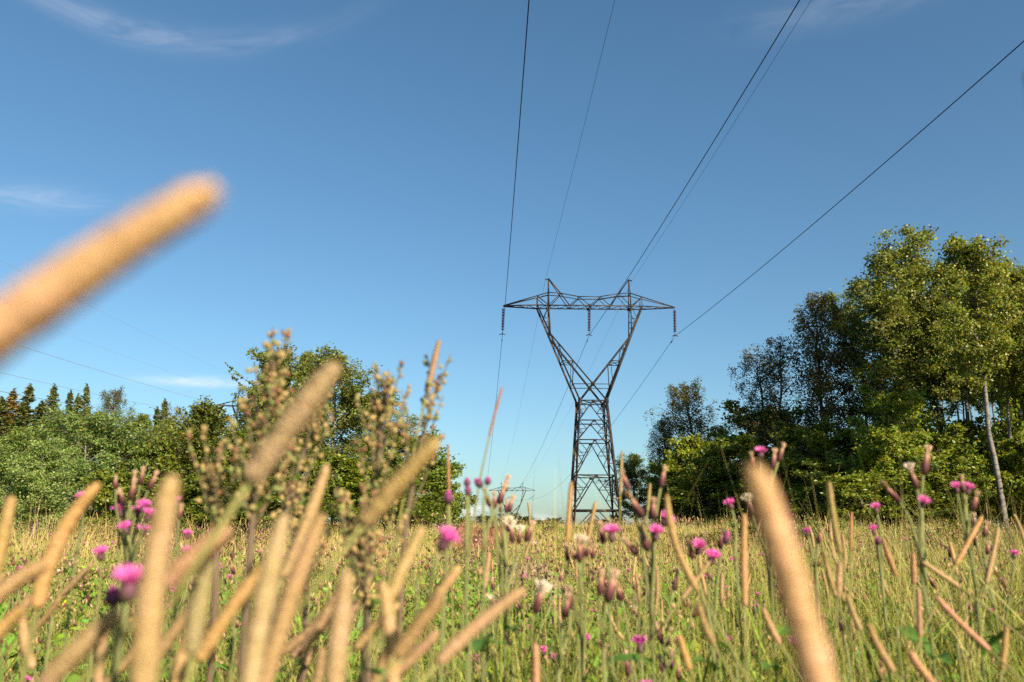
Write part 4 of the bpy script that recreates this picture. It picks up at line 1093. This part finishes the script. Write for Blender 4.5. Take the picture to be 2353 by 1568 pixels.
for k in range(26):
    px, py, d = gq.uniform(-20, 1180), gq.uniform(1290, 1500), gq.uniform(0.38, 0.95)
    ln = gq.uniform(0.05, 0.08) / d * FD; a = R(gq.uniform(8, 48)) if gq.random() < 0.8 else R(gq.uniform(-15, 8))
    c = gq.uniform(0.75, 1.1)
    timothy("timothy_stalk", "soft-edged timothy head in the crowd of " + ("steeply" if abs(a) > R(28) else "gently") + " leaning stalks under the mugwort", at(px, py, d), at(px - math.sin(a) * ln, py + math.cos(a) * ln, d * 1.02), gq.normal() * 0.3, gq.uniform(0.0030, 0.0040),
            "timothy stalks crowded under the mugwort", color=(c, c * gq.uniform(0.93, 1.0), c * gq.uniform(0.85, 1.0)), rings=50, sides=14, hairs=500)
for k in range(24):
    px, py, d = gq.uniform(1250, 2340), gq.uniform(1180, 1420), gq.uniform(0.95, 1.9)
    ln = gq.uniform(0.05, 0.09) / d * FD; a = R(gq.normal() * 16 - 6)
    c = gq.uniform(0.75, 1.05)
    timothy("timothy_stalk", "slim timothy stalk with " + ("a long" if ln * d / FD > 0.07 else "a short") + " head rising between the thistles before the wood", at(px, py, d), at(px - math.sin(a) * ln, py + math.cos(a) * ln, d), gq.normal() * 0.3, gq.uniform(0.0026, 0.0035),
            "slim timothy stalks before the wood", color=(c, c * gq.uniform(0.93, 1.0), c * gq.uniform(0.85, 1.0)), rings=40, sides=12, hairs=300)
# slender reddish grass spikes
timothy("reed_stalk", "hair-stemmed grass with a thin reddish spike against open sky", at(1155, 886, .9), at(1124, 1005, .9), 0.05, 0.0016, color=(0.7, 0.5, 0.6), hairs=300, leafy=False, foot=at(1085, 1400, .9))
timothy("reed_stalk", "grass with a thin brownish spike before the dark rounded maple", at(1030, 1020, 1.0), at(1032, 1130, 1.0), 0.05, 0.0018, color=(0.75, 0.6, 0.55), hairs=300, leafy=False)
timothy("reed_stalk", "grass with a short thin spike among the far thistle pods", at(1957, 1175, 1.2), at(1955, 1265, 1.2), 0.05, 0.0022, color=(0.9, 0.7, 0.65), hairs=300, leafy=False)
# more timothy through the meadow: copies of a few plants
protos = []
for k in range(7):
    a = 0.35 * k; ln = 0.05 + 0.008 * (k % 4)
    lean = [0.03, 0.08, 0.14, 0.25, 0.06, 0.42, 0.18][k]
    d = norm([lean, 0.05 * (k - 3), 1]); hb_ = np.array([lean * 0.25, 0, 0.52 + 0.03 * k])
    r_ = timothy("timothy_stalk", ["nearly upright short-headed", "slightly leaning", "gently leaning long-headed", "clearly leaning", "tall upright", "strongly tilted", "tall leaning"][k] + " timothy stalk scattered through the thistle meadow", hb_ + d * ln, hb_, 0.3, 0.0029 + 0.0003 * (k % 3), "timothy stalks scattered through the meadow", foot=np.array([0., 0, 0]), rings=20, sides=9, hairs=90)
    protos.append(r_)
g = np.random.default_rng(55)
xs, ys = scatter(230, 1.1, 9.0, g, 0.4, 0.8)
for k, (x, y) in enumerate(zip(xs, ys)):
    s = g.uniform(0.78, 1.12)
    src = protos[k % 7]
    if k < 7: o = src; o.location = (x, y, gz(x, y)); o.rotation_euler = (0, 0, g.uniform(0, 6.28)); o.scale = (s, s, s)
    else: o = copy_tree(src, (x, y, gz(x, y)), g.uniform(0, 6.28), (s, s, s))
    c = g.uniform(0.75, 1.1)
    for ch in o.children:
        if ch.name.startswith("seed_head"): ch.color = (c, c * g.uniform(0.92, 1.0), c * g.uniform(0.85, 1.0), 1)

# ------------------------------------------------------------------ thistles
def ovoid(c, d, ln, r, prof, sides=10, g=rng, bump=0.05):
    n = len(prof); d = norm(d)
    P = c + d * ln * np.linspace(0, 1, n)[:, None]
    return tube(P, r * np.array(prof), sides, True, bump, g)
def flower_meshes(g, s=1.0):
    inv = Geo(); V, Q, T = ovoid(np.zeros(3), [0, 0, 1], 0.0125 * s, 0.0044 * s, [0.35, 0.85, 1.0, 0.98, 0.8, 0.62], 10, g)
    z = V[:, 2:3] / (0.0125 * s); inv.add(V, Q, T, np.array([0.085, 0.075, 0.04]) * (1 - z) + np.array([0.16, 0.045, 0.10]) * z)
    tf_ = Geo(); n = 110
    a = g.uniform(0, 6.28, n); e = np.arccos(1 - g.uniform(0, 0.55, n)); 
    d = np.stack([np.cos(a) * np.sin(e), np.sin(a) * np.sin(e), np.cos(e)], -1)
    b = np.array([0, 0, 0.0105 * s]) + d * np.array([0.0022, 0.0022, 0.0005]) * s
    ln = g.uniform(0.0075, 0.0115, n)[:, None] * s
    sd = np.cross(d, g.normal(size=(n, 3))); sd /= np.linalg.norm(sd, axis=1, keepdims=True); w = 0.00085 * s
    m_ = b + d * ln * 0.7; tip = b + d * ln
    V = np.stack([b - sd * w * 0.5, b + sd * w * 0.5, m_ + sd * w, m_ - sd * w, tip], 1).reshape(-1, 3)
    o = np.arange(n)[:, None] * 5
    cc = np.repeat(np.array([0.72, 0.12, 0.47]) * g.uniform(0.75, 1.2, (n, 1)), 5, 0).reshape(n, 5, 3).copy()
    cc[:, 2:] = cc[:, 2:] * np.array([1.05, 1.5, 1.1])
    tf_.add(V, o + np.array([[0, 1, 2, 3]]), o + np.array([[3, 2, 4]]), cc.reshape(-1, 3))
    V, Q, T = ovoid(np.array([0, 0, 0.010 * s]), [0, 0, 1], 0.006 * s, 0.0042 * s, [0.6, 0.95, 0.9, 0.4], 10, g, 0.1); tf_.add(V, Q, T, np.array([0.62, 0.08, 0.42]))
    return inv.mesh("flower_head", M['weed'], True), tf_.mesh("floret_tuft", M['weed'])
def pod_meshes(g, s=1.0, pale=False):
    P_ = Geo(); V, Q, T = ovoid(np.zeros(3), [0, 0, 1], 0.0175 * s, 0.0040 * s, [0.35, 0.8, 1.0, 0.95, 0.8, 0.66, 0.55], 10, g, 0.08)
    z = np.clip(V[:, 2:3] / (0.0175 * s), 0, 1); P_.add(V, Q, T, np.array([0.035, 0.022, 0.02]) * (1 - z) + np.array([0.15, 0.028, 0.035]) * z + np.array([0.28, 0.20, 0.12]) * np.clip(z * 2.4 - 1.4, 0, 1))
    n = 120 if not pale else 170
    a = g.uniform(0, 6.28, n); e = g.uniform(0, 0.32 if not pale else 0.7, n)
    d = np.stack([np.cos(a) * np.sin(e), np.sin(a) * np.sin(e), np.cos(e)], -1)
    b = np.array([0, 0, 0.016 * s]) + d * np.array([0.004, 0.004, 0]) * s * 0.5
    ln = g.uniform(0.006, 0.0105, n)[:, None] * s * (1.0 if not pale else 1.2)
    sd = np.cross(d, g.normal(size=(n, 3))); sd /= np.linalg.norm(sd, axis=1, keepdims=True); w = 0.0006 * s
    V = np.stack([b - sd * w, b + sd * w, b + d * ln + sd * w * 0.8, b + d * ln - sd * w * 0.8], 1).reshape(-1, 3)
    tg = Geo(); tg.add(V, np.arange(4 * n).reshape(-1, 4), None, np.repeat((np.array([0.52, 0.36, 0.24]) if not pale else np.array([0.72, 0.62, 0.50])) * g.uniform(0.75, 1.2, (n, 1)), 4, 0))
    return P_.mesh("seed_pod", M['weed'], True), tg.mesh("pappus_tuft", M['weed'])
def bud_meshes(g, s=1.0):
    P_ = Geo(); V, Q, T = ovoid(np.zeros(3), [0, 0, 1], 0.011 * s, 0.0046 * s, [0.4, 0.85, 1.0, 0.9, 0.5], 10, g, 0.08)
    z = np.clip(V[:, 2:3] / (0.011 * s), 0, 1); P_.add(V, Q, T, np.array([0.03, 0.04, 0.04]) * (1 - z) + np.array([0.22, 0.03, 0.12]) * z)
    tg = Geo(); V, Q, T = ovoid(np.array([0, 0, 0.0095 * s]), [0, 0, 1], 0.0035 * s, 0.0026 * s, [0.9, 0.9, 0.3], 8, g, 0.1); tg.add(V, Q, T, np.array([0.5, 0.06, 0.3]))
    return P_.mesh("flower_bud", M['weed'], True), tg.mesh("bud_tip", M['weed'], True)
g = np.random.default_rng(77)
FL = [flower_meshes(g, s) for s in (1.0, 1.12, 0.95)]
PD = [pod_meshes(g, s) for s in (1.0, 1.15, 0.9)] 
PW = [pod_meshes(g, s, True) for s in (1.0, 1.1)]
BD = [bud_meshes(g, 1.0)]
HEADS = {'F': (FL, "flower_head", "floret_tuft"), 'P': (PD, "seed_pod", "pappus_tuft"), 'W': (PW, "seed_pod", "pappus_tuft"), 'B': (BD, "flower_bud", "bud_tip")}

def leaf_mesh(g, ln, w, col, lobes=5, curl=0.5):
    n = 13; t = np.linspace(0, 1, n)
    ww = w * np.sin(np.pi * np.clip(t * 0.92 + 0.06, 0, 1)) ** 0.8 * (1 + 0.38 * np.sin(t * lobes * 2 * np.pi))
    mid = np.stack([ln * t, 0 * t, curl * ln * (0.55 * t - 0.8 * t ** 2)], -1)
    wav = 0.16 * w * np.sin(t * lobes * 2 * np.pi + 1)
    A = mid + np.stack([0 * t, ww, 0.30 * ww + wav], -1); B = mid + np.stack([0 * t, -ww, 0.30 * ww - wav], -1)
    V = np.concatenate([A, mid, B]); Q = [[i, i + 1, n + i + 1, n + i] for i in range(n - 1)] + [[n + i, n + i + 1, 2 * n + i + 1, 2 * n + i] for i in range(n - 1)]
    G_ = Geo(); G_.add(V, Q, None, np.array(col)); return G_.mesh("leaf", M['weed'], True)
LEAVES = [leaf_mesh(g, 0.10, 0.014, (0.095, 0.185, 0.026)), leaf_mesh(g, 0.08, 0.011, (0.12, 0.215, 0.028), 4), leaf_mesh(g, 0.12, 0.017, (0.08, 0.165, 0.026), 6)]
def orient(o, d):
    o.rotation_euler = Vector(d).to_track_quat('Z', 'Y').to_euler()
def thistle(label, heads, foot, n_leaf=8, group=None, hs=1.0, leaf_s=1.0, seed=1, top_frac=0.72):
    """heads: [(world pos, type, dir)]; foot (x,y)"""
    g_ = np.random.default_rng(seed)
    f = np.array([foot[0], foot[1], gz(foot[0], foot[1])])
    root = thing("creeping_thistle", label, "thistle", tuple(f), group)
    hp = np.array([h[0] for h in heads]) - f
    cen = hp.mean(0); zt = hp[:, 2].max()
    spine = bez(np.array([0, 0, -0.02]), np.array([0, 0, zt * 0.4]), np.array([cen[0] * 0.6, cen[1] * 0.6, zt * 0.55]), np.array([cen[0], cen[1], min(cen[2], zt) * 0.92]), 20)
    sg = Geo(); V, Q, T = tube(spine, np.linspace(0.0028, 0.0014, 20) , 7); sg.add(V, Q, T, np.array([0.15, 0.17, 0.06]))
    zs = spine[:, 2]
    for (pw, ty, dr), p in zip(heads, hp):
        j = int(np.clip(np.searchsorted(zs, p[2] - g_.uniform(0.06, 0.16) - 0.4 * np.hypot(*(p[:2] - cen[:2]))), 5, 19))
        s0 = spine[j]; dr = norm(dr)
        br = bez(s0, s0 + (p - s0) * 0.35 + [0, 0, 0.01], p - dr * 0.035, p + dr * 0.001, 9)
        V, Q, T = tube(br, np.linspace(0.0018, 0.0011, 9), 6); sg.add(V, Q, T, np.array([0.19, 0.20, 0.075]) * g_.uniform(0.8, 1.2))
    link("stem", sg.mesh("stem", M['weed'], True), root)
    for (pw, ty, dr), p in zip(heads, hp):
        if ty == 'L': continue
        hk = hs * (0.8 if ty == 'F' else 0.9) * g_.uniform(0.82, 1.12)
        lst, n1, n2 = HEADS[ty]; a, b = lst[g_.integers(len(lst))]
        o = link(n1, a, root, p); orient(o, dr); o.scale = (hk * g_.uniform(0.9, 1.12), hk, hk * g_.uniform(0.85, 1.15))
        link(n2, b, o)
    for k in range(n_leaf):
        j = int(3 + (15 * (k + g_.random()) / n_leaf)); a = k * 2.4 + g_.normal() * 0.4
        o = link("leaf", LEAVES[g_.integers(3)], root, spine[j])
        o.rotation_euler = (g_.normal() * 0.25, -0.55 + g_.normal() * 0.25, a); s = leaf_s * g_.uniform(0.6, 1.0) * (1.15 - 0.5 * k / n_leaf); o.scale = (s,) * 3
    return root
UPD = (0.1, -0.1, 1)
def hd(px, py, d, ty, dr=UPD): return (at(px, py, d), ty, dr)
def Tt(label, hl, fx, fd, n_leaf=8, hs=1.0, leaf_s=1.0, seed=1):
    thistle(label, [hd(*h) for h in hl], at(fx, 1500, fd)[:2], n_leaf, None, hs, leaf_s, seed)
Tt("thistle with a single violet flower in front of the willows", [(190, 1162, 1.05, 'F', (-.1, -.2, 1))], 150, 1.05, 5, 0.9, seed=2)
Tt("tall thistle cluster of pink flowers and brown pods under the pale-stemmed willow",
   [(265, 1125, .95, 'P', (-.1, 0, 1)), (270, 1165, .96, 'P', (-.2, 0, 1)), (300, 1150, .93, 'P', (.1, 0, 1)), (322, 1115, .94, 'P', (.1, 0, 1)), (340, 1128, .97, 'P', (.4, 0, 1)), (305, 1128, .99, 'P', (0, 0, 1)), (285, 1160, .95, 'P', (-.3, -.2, 1)),
    (326, 1178, .93, 'F', (.3, -.3, 1)), (318, 1192, .95, 'F', (.1, -.3, 1)), (334, 1200, .92, 'F', (.4, -.2, 1)), (293, 1230, .93, 'F', (-.3, -.4, 1)), (325, 1232, .93, 'F', (.3, -.3, 1)), (282, 1192, .96, 'F', (-.3, -.2, 1)), (300, 1222, .95, 'F', (0, -.2, 1))], 285, .95, 12, 1.0, seed=3)
Tt("low thistle with one pink flower under the tall thistle cluster", [(232, 1290, .9, 'F', (0, -.3, 1))], 240, .9, 10, 1.0, seed=4)
Tt("thistle with two pink flowers beside the broad upright timothy head", [(430, 1240, .95, 'F', (.1, -.2, 1)), (428, 1285, .93, 'F', (.2, -.2, 1)), (405, 1170, .97, 'F', (-.2, 0, 1)), (412, 1195, .95, 'P')], 420, .95, 7, 0.9, seed=5)
Tt("near thistle with one big glowing pink flower and a small bud", [(292, 1385, .41, 'F', (.1, -.15, 1)), (262, 1395, .43, 'B', (-.2, 0, 1))], 285, .42, 8, 1.05, 0.8, seed=6)
Tt("broad-leaved thistle with a pink flower in front of the red soil", [(1010, 1268, .52, 'F', (.5, -.4, .9)), (1030, 1160, .75, 'B', (0, 0, 1))], 985, .52, 26, 1.1, 1.1, seed=7)
Tt("thistle with a wide pink flower facing up before the pylon's leg", [(1406, 1248, .82, 'F', (0, -.15, 1)), (1388, 1250, .84, 'P', (-.2, 0, 1))], 1420, .82, 8, 1.1, seed=8)
Tt("thistle cluster of red pods and two pink flowers near the dark alder",
   [(1446, 1130, .85, 'P', (-.35, 0, 1)), (1518, 1122, .86, 'P', (.25, 0, 1)), (1480, 1190, .84, 'P', (-.6, 0, .9)), (1522, 1208, .85, 'F', (.5, -.4, .8)), (1505, 1245, .84, 'F', (.1, -.4, 1)), (1465, 1275, .86, 'P', (-.7, 0, .8)), (1490, 1268, .88, 'P', (-.3, 0, 1)), (1500, 1195, .86, 'P', (.1, 0, 1))], 1480, .85, 10, 1.15, seed=9)
Tt("thistle with two pink flowers under the straight timothy head", [(1604, 1275, 1.0, 'F', (0, -.5, .8)), (1632, 1298, 1.0, 'F', (.2, -.4, .9)), (1655, 1262, 1.02, 'P', (.2, 0, 1)), (1665, 1250, 1.0, 'B', (.4, 0, 1)), (1592, 1285, 1.0, 'P', (-.2, 0, 1))], 1625, 1.0, 8, 1.1, seed=10)
Tt("tall thistle with a bright flower and brown seed pods over the large timothy tip", [(1748, 1055, 1.0, 'F', (0, -.2, 1)), (1775, 1080, .98, 'P', (.2, 0, 1)), (1788, 1062, .99, 'P', (.4, 0, 1)), (1728, 1185, 1.0, 'W', (-.2, 0, 1)), (1733, 1080, 1.02, 'P', (-.1, 0, 1))], 1765, 1.0, 9, 1.1, seed=11)
Tt("thistle with one magenta flower before the dark low maple", [(1682, 1172, 1.0, 'F', (-.3, -.2, 1))], 1720, 1.05, 5, 1.1, seed=12)
Tt("thistle with a violet flower and a dry brown head below the maples", [(1857, 1232, 1.1, 'F', (-.3, -.2, 1)), (1880, 1250, 1.1, 'P', (.3, 0, .9))], 1872, 1.1, 6, 1.0, seed=13)
Tt("thin thistle with two violet flowers one above the other", [(2016, 1182, 1.15, 'F', (-.2, -.2, 1)), (2010, 1232, 1.15, 'F', (-.2, -.2, 1)), (2018, 1252, 1.15, 'B', (0, 0, 1))], 2030, 1.15, 6, 0.95, seed=14)
Tt("thistle with a pink flower and a tall pale pod cluster", [(2068, 1155, .95, 'P', (-.7, 0, .9)), (2118, 1165, .93, 'F', (.1, -.6, .8)), (2100, 1108, .96, 'W', (-.2, 0, 1)), (2122, 1092, .95, 'P', (.3, 0, 1)), (2108, 1125, .95, 'P', (-.2, 0, 1))], 2120, .95, 8, 1.1, seed=15)
Tt("thistle with twin pink flowers and a round bud near the long bare trunk", [(2200, 1135, 1.0, 'F', (-.2, -.3, 1)), (2222, 1138, 1.0, 'F', (.3, -.2, 1)), (2232, 1175, 1.0, 'P', (.4, -.2, 1)), (2215, 1135, 1.03, 'P', (0, 0, 1))], 2215, 1.0, 8, 1.05, seed=16)
Tt("leaning thistle with small closed heads before the meadow's shaded strip", [(2240, 1215, 1.3, 'P', (.1, 0, 1)), (2262, 1235, 1.3, 'P', (.3, 0, 1)), (2268, 1275, 1.3, 'P', (.3, 0, 1)), (2225, 1265, 1.3, 'P', (-.2, 0, 1)), (2330, 1285, 1.3, 'F', (.2, 0, 1))], 2300, 1.3, 7, 0.9, seed=17)
Tt("thistle with a fan of red-brown pods before the distant pylon", [(1126, 1165, 1.05, 'P', (-.3, 0, 1)), (1136, 1170, 1.05, 'P', (0, 0, 1)), (1146, 1158, 1.05, 'P', (.35, 0, 1)), (1158, 1132, 1.08, 'P', (.25, 0, 1)), (1152, 1180, 1.1, 'P', (-.1, 0, 1)), (1162, 1180, 1.1, 'P', (.1, 0, 1)), (1168, 1178, 1.1, 'P', (.3, 0, 1)), (1162, 1225, 1.1, 'W', (-.1, 0, 1)), (1168, 1222, 1.1, 'W', (.1, 0, 1)), (1178, 1248, 1.1, 'W', (-.1, 0, 1)), (1192, 1250, 1.1, 'W', (.1, 0, 1)), (1208, 1245, 1.1, 'P', (.4, 0, 1))], 1150, 1.1, 6, 1.0, seed=18)
Tt("slim dark thistle bud in the sky gap by the maple row", [(1073, 1120, .8, 'B', (0, 0, 1)), (1076, 1140, .8, 'B', (-.1, 0, 1))], 1085, .8, 6, 0.85, seed=19)
Tt("slim dark thistle bud with two side buds before the distant pylon", [(1119, 1115, .8, 'B', (.2, 0, 1)), (1108, 1120, .8, 'B', (-.7, 0, .8))], 1112, .8, 6, 0.9, seed=20)
Tt("thistle with a fluffy cream seed tuft between dark pods", [(1335, 1285, .95, 'W', (0, -.4, 1)), (1346, 1282, .98, 'P', (.3, -.4, 1)), (1323, 1287, .98, 'P', (-.4, -.3, 1)), (1305, 1290, .92, 'P', (-.1, 0, 1)), (1360, 1285, .92, 'P', (.3, 0, 1)), (1332, 1295, .9, 'P', (0, 0, 1))], 1335, .95, 8, 0.9, seed=21)
Tt("thistle with one white-tipped red pod below the earth mound", [(1228, 1410, .75, 'W', (.35, -.1, 1)), (1310, 1400, .85, 'P', (0, 0, 1)), (1298, 1420, .8, 'P', (.2, 0, 1))], 1250, .8, 7, 1.1, seed=22)
Tt("dark red thistle pod on a bent stem over the clover", [(1395, 1385, .75, 'P', (.3, 0, 1)), (1378, 1370, .8, 'P', (.1, 0, 1))], 1380, .75, 5, 1.2, seed=23)
for k, (px, py, d, lb) in enumerate([(120, 1420, .75, "leafy thistle without flowers under the slanting timothy heads by the shrubs"), (215, 1470, .8, "leafy young thistle under the glowing pink flower"), (430, 1440, .8, "leafy young thistle between the olive-brown and pale timothy heads"),
        (540, 1400, .85, "leafy young thistle below the tallest mugwort"), (700, 1470, .8, "leafy young thistle under the bushy mugwort"), (880, 1420, .75, "leafy young thistle under the pale leaning timothy head"), (960, 1330, .62, "leafy thistle shoot beside the broad-leaved thistle"),
        (1080, 1440, .7, "leafy thistle shoot beyond the pale slanted timothy head"), (1330, 1470, .85, "leafy thistle shoot below the bent dark pod"), (1450, 1490, .9, "leafy thistle shoot under the pod cluster"), (1690, 1500, .9, "leafy thistle shoot near the large bent timothy head"),
        (2060, 1440, .9, "leafy thistle shoot beside the plump near timothy head"), (2200, 1480, .85, "leafy thistle shoot under the long slanting timothy head"), (320, 1500, .7, "leafy thistle shoot under the broad upright timothy head"), (800, 1540, .7, "leafy thistle shoot under the thick low timothy head"), (1180, 1530, .8, "leafy thistle shoot beside the upright timothy under the mound")]):
    Tt(lb, [(px, py, d, 'L', (0, 0, 1))], px, d, 22, 0.6, 1.15, seed=40 + k)
# scattered thistles: copies of a few plants
tprot = []
for k in range(6):
    g_ = np.random.default_rng(300 + k); nh = [5, 7, 4, 8, 6, 9][k]
    hh = []
    for q in range(nh):
        a = g_.uniform(0, 6.28); rr = g_.uniform(0.01, 0.09)
        hh.append((np.array([math.cos(a) * rr, math.sin(a) * rr, g_.uniform(0.48, 0.64)]), 'P' if g_.random() < 0.72 else ('F' if g_.random() < 0.75 else 'W'), (math.cos(a) * 0.45, math.sin(a) * 0.45, 1)))
    tprot.append(thistle("thistle with " + ["five", "seven", "four", "eight", "six", "nine"][k] + " heads, mostly brown pods, scattered in the meadow grass", hh, (0, 0), 9, "thistles scattered in the meadow", 1.0, 1.0, 400 + k))
g = np.random.default_rng(66)
xs, ys = scatter(260, 1.0, 7.5, g, 0.45, 0.95)
for k, (x, y) in enumerate(zip(xs, ys)):
    s = g.uniform(0.8, 1.15); src = tprot[k % 6]
    if k < 6: src.location = (x, y, gz(x, y)); src.rotation_euler[2] = g.uniform(0, 6.28); src.scale = (s,) * 3
    else: copy_tree(src, (x, y, gz(x, y)), g.uniform(0, 6.28), (s, s, s))

lprot = [thistle("leafy thistle shoot with " + ["sparse", "crowded", "long spreading"][k] + " leaves growing among the grass", [(np.array([0.02 * k, 0.01, 0.50 + 0.04 * k]), 'L', (0, 0, 1))], (0, 0), [12, 18, 14][k], "leafy thistle shoots among the grass", 1.0, [1.0, 1.1, 1.4][k], 700 + k) for k in range(3)]
g = np.random.default_rng(68)
xs, ys = scatter(90, 0.75, 3.6, g, 0.35, 0.9)
for k, (x, y) in enumerate(zip(xs, ys)):
    s = g.uniform(0.75, 1.12); src = lprot[k % 3]
    if k < 3: src.location = (x, y, gz(x, y)); src.rotation_euler[2] = g.uniform(0, 6.28); src.scale = (s,) * 3
    else: copy_tree(src, (x, y, gz(x, y)), g.uniform(0, 6.28), (s, s, s))

# ------------------------------------------------------------------ mugwort
def mugwort(label, pts, sprays, seed, bud=0.0017, dens=1.0):
    """pts: stem path (world) from foot to tip; sprays: number of flowering side shoots"""
    g_ = np.random.default_rng(seed); pts = np.array(pts, float)
    pts[0, 2] = gz(pts[0, 0], pts[0, 1]) - 0.02
    f = pts[0].copy(); f[2] += 0.02
    root = thing("mugwort_plant", label, "mugwort", tuple(f)); P = pts - f
    t = np.linspace(0, 1, len(P)); tt = np.linspace(0, 1, 24)
    P = np.stack([np.interp(tt, t, P[:, i]) for i in range(3)], -1)
    P[1:-1] = (P[:-2] + P[1:-1] * 2 + P[2:]) / 4
    sg = Geo(); V, Q, T = tube(P, np.linspace(0.0034, 0.0012, 24), 7); sg.add(V, Q, T, np.array([0.13, 0.09, 0.055]))
    link("stem", sg.mesh("stem", M['weed'], True), root)
    L_ = np.linalg.norm(P[-1] - P[0])
    for k in range(sprays):
        fr = 0.42 + 0.56 * (k + g_.random()) / sprays
        c = np.array([np.interp(fr, tt, P[:, i]) for i in range(3)]); a = k * 2.4 + g_.normal() * 0.4
        ln = (0.022 + 0.075 * (1 - fr)) * g_.uniform(0.6, 1.35)
        d = norm([math.cos(a) * 0.5, math.sin(a) * 0.5, 1.0])
        s_ = np.linspace(0, 1, 6)[:, None]; B = c + d * ln * s_ + np.array([0, 0, 1]) * ln * 0.25 * s_ ** 2
        G_ = Geo(); V, Q, T = tube(B, np.linspace(0.0012, 0.0005, 6), 5); G_.add(V, Q, T, np.array([0.15, 0.12, 0.06]))
        nb = int((6 + 270 * ln) * dens); u = g_.uniform(0.12, 1, nb)
        bc = np.stack([np.interp(u, s_[:, 0], B[:, i]) for i in range(3)], -1) + g_.normal(size=(nb, 3)) * 0.0034 * (1.3 - u)[:, None]
        for b in bc:
            r = bud * g_.uniform(0.75, 1.35); dd = norm(d + g_.normal(size=3) * 0.5)
            V, Q, T = ovoid(b, dd, r * 2.3, r, [0.55, 1.0, 0.9, 0.45], 6, g_, 0.05)
            G_.add(V, Q, T, (np.array([0.33, 0.24, 0.095]) if g_.random() < 0.6 else np.array([0.22, 0.105, 0.06]) if g_.random() < 0.4 else np.array([0.19, 0.21, 0.065])) * g_.uniform(0.75, 1.25))
        link("flower_spray", G_.mesh("flower_spray", M['weed'], True), root)
        if k % 2 == 0:
            o = link("leaf", LEAVES[1], root, c); o.rotation_euler = (0, -0.5 + g_.normal() * 0.3, a + 0.6); s = g_.uniform(0.3, 0.55) * (1.3 - fr); o.scale = (s, s * 0.7, s)
    # tip spray
    G_ = Geo()
    for b in range(int(34 * dens)):
        u = g_.uniform(0.84, 1.0); c = np.array([np.interp(u, tt, P[:, i]) for i in range(3)]) + g_.normal(size=3) * 0.004
        r = bud * g_.uniform(0.7, 1.2); V, Q, T = ovoid(c, g_.normal(size=3) + [0, 0, 1.2], r * 2.3, r, [0.55, 1.0, 0.9, 0.45], 6, g_, 0.05)
        G_.add(V, Q, T, np.array([0.26, 0.17, 0.07]) * g_.uniform(0.75, 1.25))
    link("flower_spray", G_.mesh("flower_spray", M['weed'], True), root)
    return root
mugwort("tallest mugwort with brown bud sprays rising before the cherry with arching shoots", [at(560, 1568, .58), at(572, 1300, .60), at(590, 1090, .62), at(638, 803, .62)], 17, 501)
mugwort("mugwort behind the thick slanted timothy head, leaning to the birch", [at(600, 1560, .66), at(640, 1250, .68), at(690, 1060, .70), at(735, 935, .70)], 10, 502)
mugwort("mugwort with forked bud tips rising before the bushy birch", [at(820, 1560, .68), at(850, 1250, .70), at(872, 1040, .72), at(884, 872, .72)], 13, 503, dens=0.8)
mugwort("thin mugwort ending beside the small upright timothy head", [at(900, 1560, .72), at(925, 1250, .74), at(962, 1040, .75), at(1008, 865, .76)], 10, 504, dens=0.55)
mugwort("short mugwort crowded with pale buds beside the broad upright timothy head", [at(500, 1560, .62), at(500, 1330, .64), at(492, 1200, .65), at(478, 1075, .66)], 9, 505, dens=0.8)
mugwort("bushy mugwort low in front of the shaded maple", [at(720, 1580, .75), at(705, 1380, .78), at(690, 1260, .80), at(660, 1120, .80)], 15, 506)
mugwort("low mugwort beside the thick low timothy head", [at(860, 1600, .62), at(850, 1450, .64), at(835, 1330, .66), at(820, 1200, .68)], 14, 507)
